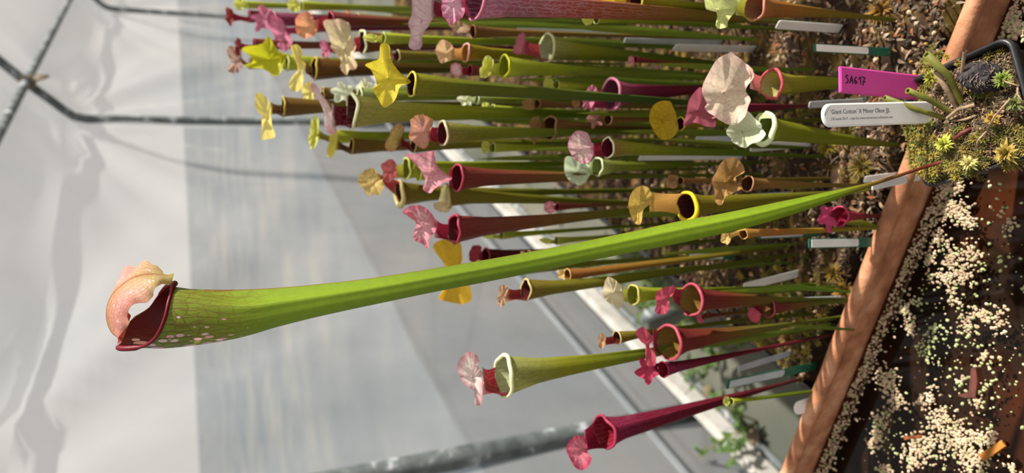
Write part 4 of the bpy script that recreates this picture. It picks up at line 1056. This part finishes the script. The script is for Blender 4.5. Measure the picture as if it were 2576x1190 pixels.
# slender green pitchers without open lids that fill the bed behind
def fill_pitcher(mouth, base, r, pal, label, group):
    if pal == 'green':
        strap([base, ((mouth[0] + base[0]) / 2, (mouth[1] + base[1]) / 2 + rng.uniform(-6, 6)), mouth], r * 1.7, rng.choice(((80, 104, 30), (92, 118, 32), (70, 92, 30))),
              label.replace('pitcher', 'sword leaf', 1)); return
    pitcher(label, mouth, base, r, rng.uniform(-60, 60), pal, (mouth[0] - r * 1.6, mouth[1] + rng.uniform(-3, 3), r * 1.3, r * 1.5, rng.uniform(-20, 20), rng.choice(['fan', 'round', 'bow']), .4),
            group=group, flare=rng.uniform(1.2, 2.0), n_t=14)
for (mx, my, bx_, by_, r, pal, hint) in (
        (1180,300,1760,310,13,'green','behind the dry papery mouth'),
        (1240,275,1790,292,12,'lime','behind the small crumpled cream lid'),
        (1290,310,1840,318,12,'green','between the papery mouth and the cream ringed pitcher'),
        (1240,372,1830,372,12,'lime','above the pink and white fan lid'),
        (1200,400,1800,396,11,'green','above the mint white lid'),
        (1330,375,1900,380,12,'green','behind the mint white lid'),
        (1300,200,1840,215,13,'green','behind the big yellow star tube'),
        (1400,215,1900,232,12,'lime','beside the purple ring mouth'),
        (1450,285,1950,285,12,'green','under the dusty pink withered lid'),
        (1350,165,1850,190,12,'green','beside the white ring mouthed pitcher'),
        (1420,180,1920,202,11,'green','behind the rosy bud'),
        (1250,95,1800,125,12,'green','under the lilac net veined lid'),
        (1400,65,1900,100,13,'green','beside the pale blue label'),
        (1500,45,2000,75,13,'lime','beside the bright yellow round lid'),
        (1350,40,1880,70,13,'green','under the orange red stout tube'),
        (1000,140,1650,150,14,'olive','behind the big yellow star lid'),
        (960,30,1600,60,14,'green','behind the cream curtain lid'),
        (850,20,1520,40,13,'green','behind the salmon fan lid'),
        (900,48,1560,62,14,'olive','behind the mauve frilled lids'),
        (1010,60,1640,80,14,'green','next to the closed lime bud'),
        (760,15,1470,35,12,'lime','behind the far maroon frills'),
        (620,12,1400,30,10,'lime','by the far hoop pipe'),
        (1640,160,2050,175,10,'green','behind the thin edge on label'),
        (1560,330,2010,335,11,'green','behind the mustard folded lid'),
        (1640,350,2040,372,10,'green','beneath the mustard folded lid'),
        (1590,540,1990,520,11,'green','behind the mustard lidded dark throat'),
        (1480,545,1900,525,12,'green','behind the tiny rose tipped one'),
        (1330,640,1850,600,9,'olive','beside the second pale slim pitcher'),
        (1660,640,2010,612,8,'green','beside the small green white faced label'),
        (1560,690,1990,660,9,'green','behind the cream crinkled lid'),
        (1790,735,2120,720,10,'green','beside the rose lipped pitcher'),
        (1700,880,2090,815,11,'green','beneath the mottled yellow throat'),
        (1840,1010,2052,985,8,'lime','at the foot of the dark crimson pitcher'),
        (1980,820,2150,830,7,'green','in the tan moss tuft'),
        ):
    fill_pitcher((mx, my), (bx_, by_), r, pal, 'slender %s pitcher %s' % ({'green': 'dark green', 'lime': 'lime green', 'olive': 'olive brown'}[pal], hint),
                 'slender pitchers filling the bed')

strap([(2040,462),(2090,440),(2145,395)], 22, (96,140,40), 'bright green strap leaf curling over the moss tuft')
strap([(2110,465),(1990,470),(1870,455)], 16, (120,124,50), 'olive strap leaf beside the withered domed hood')
strap([(2150,735),(2000,722),(1850,735)], 16, (86,120,34), 'green strap leaf beside the white label stake')
strap([(2215,452),(2180,475),(2120,488)], 14, (150,156,70), 'pale strap leaf under the main stem')
strap([(2020,640),(2045,660),(2040,690)], 8, (104,108,44), 'thin olive leaf arching over the peat')
strap([(2205,568),(2170,560),(2110,560)], 14, (130,134,44), 'yellow green strap leaf behind the magenta pitcher')

# pitchers on the inner half of the bed, beyond the ones in view
def project(P):
    d = RM.T @ (np.array(P) - CAM); return CV + FPX * d[1] / d[2], 1190 - (CU + FPX * d[0] / d[2])
SPOTS = []
rg2 = random.Random(11); kinds = ['yellow', 'pink', 'cream', 'olive', 'lime', 'purple']
names = dict(yellow='yellow', pink='pink veined', cream='cream', olive='tan', lime='lime green', purple='mauve')
for i in range(48):
    B = np.array([rg2.uniform(-.08, .40), rg2.uniform(.50, 1.35), 0]); h = rg2.uniform(.32, .52)
    mt = project(B + UP * h + np.array([rg2.uniform(-.02, .02), 0, 0])); bt = project(B)
    if mt[1] > -70 or bt[1] > -25: continue
    if any(np.linalg.norm(B - q) < .075 for q in SPOTS): continue
    SPOTS.append(B)
    r = rg2.uniform(.011, .017) / depth(B + UP * h) * FPX; kd = kinds[i % 6]
    pitcher('%s lidded pitcher standing on the inner half of the bed' % names[kd], mt, bt, r, rg2.uniform(-40, 60), kd,
            (mt[0] - r * 1.9, mt[1] + rg2.uniform(-4, 4), r * 1.1, r * 1.6, rg2.uniform(-15, 15), rg2.choice(['fan', 'bow', 'round']), .5),
            P=B, group='pitchers on the inner half of the bed', n_t=14)

# ------------------------------------------------------------------ label stakes
def stake(tip, base, w, mat, label, z=0.0, yaw=0.0, sticker=None, rnd=.5, th=.0007, group='plant labels in the bed', lean=0.0):
    """flat plastic label stuck in the peat: rounded plate, optional white sticker"""
    B3 = on_z(*base, z); s = float((B3 - CAM) @ FH); T3 = at_dist(*tip, s * (1 + lean))
    ax = _n(B3 - T3); L = np.linalg.norm(B3 - T3); hw = w * depth(T3) / FPX / 2
    B3 = B3 + ax * .012; L += .012
    side = RIGHT - ax * (RIGHT @ ax); side = _n(side); nrm = np.cross(ax, side)
    ya = math.radians(yaw); hw = hw / max(.25, math.cos(ya))
    s2 = side * math.cos(ya) + nrm * math.sin(ya); n2 = np.cross(ax, s2)
    root = empty('plant_label', B3); tag(root, label, 'label', group)
    def plate(name, mat, x0, x1, h, off, thk, rd):
        m = MB(); out = []
        k = 7; r0 = h * rd
        for i in range(k): a = math.pi / 2 * i / (k - 1); out.append((x0 + r0 - r0 * math.sin(a), -h + r0 - r0 * math.cos(a)))
        for i in range(k): a = math.pi / 2 * i / (k - 1); out.append((x0 + r0 - r0 * math.cos(a), h - r0 + r0 * math.sin(a)))
        out += [(x1 - h * .4, h), (x1, h * .5), (x1, -h * .5), (x1 - h * .4, -h)]
        rims = []
        for dz, ins in ((off - thk / 2, .0), (off + thk * .2, .0), (off + thk / 2, thk * .6)):
            rims.append([m.add(T3 + ax * (x + (ins if x < x0 + h else -ins)) + s2 * (y - math.copysign(ins, y)) + n2 * dz) for x, y in out])
        m.grid(rims, True); m.f.append(tuple(rims[-1])); m.f.append(tuple(reversed(rims[0])))
        return m.build(name, mat, root, B3, smooth=False)
    pl = plate('plate', mat, 0, L, hw, 0, th, rnd)
    if sticker: plate('sticker', sticker, hw * .7, L * .62, hw * .8, th * .62, th * .3, .1)
    return root, T3, ax, s2, n2, hw, B3
pk = stake((2112, 200), (2296, 219), 67, PINKL, 'bright pink plant label handwritten SA617 in the mossy pot', PZ, 0, None, .12, .0016, group=None)
wh = stake((2068, 291), (2345, 282), 60, WHITEL, 'white rounded plant label with printed text in the mossy pot', PZ, 0, None, .95, .0016, group=None)
# handwriting SA617 as pen strokes (units: letter height 1)
STR = [[(.42,.95),(.2,1.0),(.1,.8),(.3,.6),(.42,.38),(.3,.08),(.05,.05)],
       [(.62,.05),(.85,1.02),(1.02,.03)], [(.66,.42),(1.0,.42)],
       [(1.5,.92),(1.3,.7),(1.22,.3),(1.38,.05),(1.55,.2),(1.48,.42),(1.26,.36)],
       [(1.78,.62),(2.02,1.0),(2.05,.02)],
       [(2.2,.95),(2.62,.9),(2.42,.4),(2.35,-.1)], [(2.3,.42),(2.68,.38)]]
root, T3, ax, s2, n2, hw, B3 = pk
hL = hw * .62; m = MB()
for st in STR:
    pts = []
    for (a, b), (c, d) in zip(st, st[1:]):
        for k in range(3): pts.append((a + (c-a)*k/3, b + (d-b)*k/3))
    pts.append(st[-1]); rows = []
    for i, (u, v) in enumerate(pts):
        u0, v0 = pts[max(0, i-1)]; u1, v1 = pts[min(len(pts)-1, i+1)]
        dx, dy = u1-u0, v1-v0; l = math.hypot(dx, dy) or 1; nx_, ny_ = -dy/l*.075, dx/l*.075
        base = lambda uu, vv: T3 + ax * (hw * .45 + uu * hL * 1.32) + s2 * ((vv - .42) * hL) + n2 * .0010
        rows.append([m.add(base(u + nx_, v + ny_)), m.add(base(u - nx_, v - ny_))])
    m.grid(rows)
m.build('handwriting', INK, root, B3, smooth=False)
def print_line(lab, txt, x0, y0, size, width, mat):
    root, T3, ax, s2, n2, hw, B3 = lab
    cu = bpy.data.curves.new('print', 'FONT'); cu.body = txt; cu.size = 1.0; cu.resolution_u = 2
    ob = bpy.data.objects.new('print', cu); COL.objects.link(ob); bpy.context.view_layer.update()
    me = bpy.data.meshes.new_from_object(ob.evaluated_get(bpy.context.evaluated_depsgraph_get()))
    bpy.data.objects.remove(ob)
    xs = [v.co.x for v in me.vertices]; k = width / (max(xs) - min(xs))
    for v in me.vertices:
        p = T3 + ax * (x0 + v.co.x * k) + s2 * (y0 + v.co.y * size) + n2 * .0010 - B3
        v.co = tuple(p)
    me.materials.clear(); me.materials.append(mat); me.name = 'print'
    o = bpy.data.objects.new('printed_text', me); COL.objects.link(o); o.parent = root
hw_ = wh[5]
print_line(wh, "'Giant Cotton' X Minor Okee JJL", hw_ * .85, hw_ * .10, hw_ * .54, hw_ * 7.4, GREYINK)
print_line(wh, "(18 seeds 2017 - copy list www.sarracenia-collection.com", hw_ * .85, hw_ * -.42, hw_ * .30, hw_ * 7.7, GREYINK)
for a in (((2047,120),(2235,131),22,GREENL,'dark green plant label with white sticker behind the pink tag',0,0,WHITEL,.5),
          ((1955,62),(2105,72),17,WHITEL,'narrow white plant label behind the green stickered one',0,45,None,.5),
          ((1570,106),(1800,108),18,GREYL,'blue white plant label among the far green tubes',0,30,None,.3),
          ((1695,120),(1880,124),12,WHITEL,'thin white plant label seen nearly edge on beside the blue white one',0,60,None,.6),
          ((1300,78),(1700,92),14,GREYL,'pale blue plant label far back behind the ring mouthed pitcher',0,30,None,.3),
          ((1888,371),(2030,360),22,WHITEL,'white plant label under the whitish green lid',0,20,None,.6),
          ((1750,352),(1960,344),20,GREYL,'greyish white plant label half behind the whitish green lid',0,20,None,.6),
          ((2035,264),(2160,256),16,GREYL,'grey plant label peeking out above the printed white one',0,20,None,.6),
          ((2174,452),(2262,440),16,WHITEL,'small white plant label behind the main stem foot',0,25,None,.6),
          ((2194,468),(2290,448),22,WHITEL,'white scribbled plant label in front of the rusty rim',0,10,None,.2),
          ((1908,590),(2060,583),24,GREENL,'green plant label with faded white sticker below the main stem',0,10,GREYL,.4),
          ((2034,613),(2205,609),25,GREENL,'green edged plant label with clean white sticker at the rusty rim',0,0,WHITEL,.4),
          ((1870,722),(2000,690),20,WHITEL,'white plant label tilted over the peat by the strap leaf',0,10,None,.7),
          ((1975,756),(2120,750),12,GREYL,'thin grey plant label beside the pink ring mouth',0,50,None,.6),
          ((1728,646),(1850,643),18,GREENL,'small green plant label with white face behind the orange tube',0,10,WHITEL,.4),
          ((1828,968),(2030,925),24,GREENL,'long bluish plant label leaning by the dark crimson pitcher stem',0,20,GREYL,.2),
          ((1858,928),(1985,890),16,GREYL,'short pale plant label behind the long bluish one',0,20,None,.3),
          ((1888,500),(1985,494),24,GREYL,'grey blue plant label below the domed tan hood',0,10,None,.2),
          ((1608,396),(1860,394),14,WHITEL,'white plant label lying among the tubes beyond the mint lid',0,45,None,.3)):
    stake(a[0], a[1], a[2], a[3], a[4], a[5], a[6], a[7], a[8])
stake((1998, 1030), (2075, 1004), 34, WHITEL, 'white round ended plant label leaning behind the rusty rim', -.02, 0, None, .95)

# ------------------------------------------------------------------ weeds and litter at the foot of the wall
def weed(px, py, n, h, label):
    P = on_z(px, py, ZG); root = empty('weed', P); tag(root, label, 'weed', 'weeds along the wall')
    for k in range(n):
        a = rng.uniform(0, 6.28); d = np.array([math.cos(a), math.sin(a), 0]) * rng.uniform(.03, .12); hh = h * rng.uniform(.5, 1)
        pts = [np.zeros(3), d * .4 + UP * hh * .6, d + UP * hh]
        m = MB(); m.tube(pts, [.002, .0016, .001], 6); m.build('stem', GREENSTEM, root)
        m = MB()
        for q in range(7):
            t = .3 + .1 * q; p = pts[0]*(1-t)**2 + pts[1]*2*t*(1-t) + pts[2]*t*t; b = rng.uniform(0, 6.28)
            blade(m, p, np.array([math.cos(b), math.sin(b), .3]), .014, .032, lin((74, 104, 50)), .3)
        m.build('foliage', MOSS, root, smooth=False)
for (px, py, n, h, lb) in ((1905, 1060, 5, .16, 'green weed beside the dark crimson pitcher at the wall foot'), (1880, 860, 6, .22, 'leafy weed under the bench edge by the bluish label'),
                           (1640, 640, 6, .2, 'leafy weed below the rail behind the main stem'), (1560, 690, 5, .18, 'low weed by the rail behind the cream crinkled lid'),
                           (1800, 780, 6, .18, 'bushy weed below the red mottled throat pitcher'), (1700, 700, 5, .18, 'sprawling weed under the rose lipped pitcher'), (1430, 420, 5, .2, 'weed at the rail behind the mint white lid')):
    weed(px, py, n, h, lb)
m = MB(); A_, B_ = on_z(1608, 803, ZG + .03), on_z(1720, 757, ZG + .03); m.tube([A_, (A_ + B_) / 2, B_], .018, 14)
tag(m.build('pipe_offcut', STEEL, origin=A_), 'short grey pipe offcut lying on the floor by the rail', 'pipe')
for i, (px, py, r, lb) in enumerate(((1850, 1025, .016, 'pale stone on the floor by the rail'), (1785, 985, .015, 'white stone beside the rail end'), (1900, 1100, .018, 'tan stone under the crimson stem'))):
    P = on_z(px, py, ZG); m = MB(); rows = []
    for a in range(8):
        th = math.pi * a / 7
        rows.append([m.add(P + UP * r * .45 + np.array([math.sin(th)*math.cos(b*.524)*1.3, math.sin(th)*math.sin(b*.524), math.cos(th)*.55]) * r * (1 + .2 * mnoise.noise(Vector((a*.7, b*.6, i)))) ) for b in range(12)])
    m.grid(rows, True); tag(m.build('stone', TIMBER, origin=P), lb, 'stone', 'stones at the wall foot')
if __name__ == '__main__':
    for l, h, r in ALL[:75]: print('%.2f m  r %.1f mm  %s' % (h, r * 1000, l))
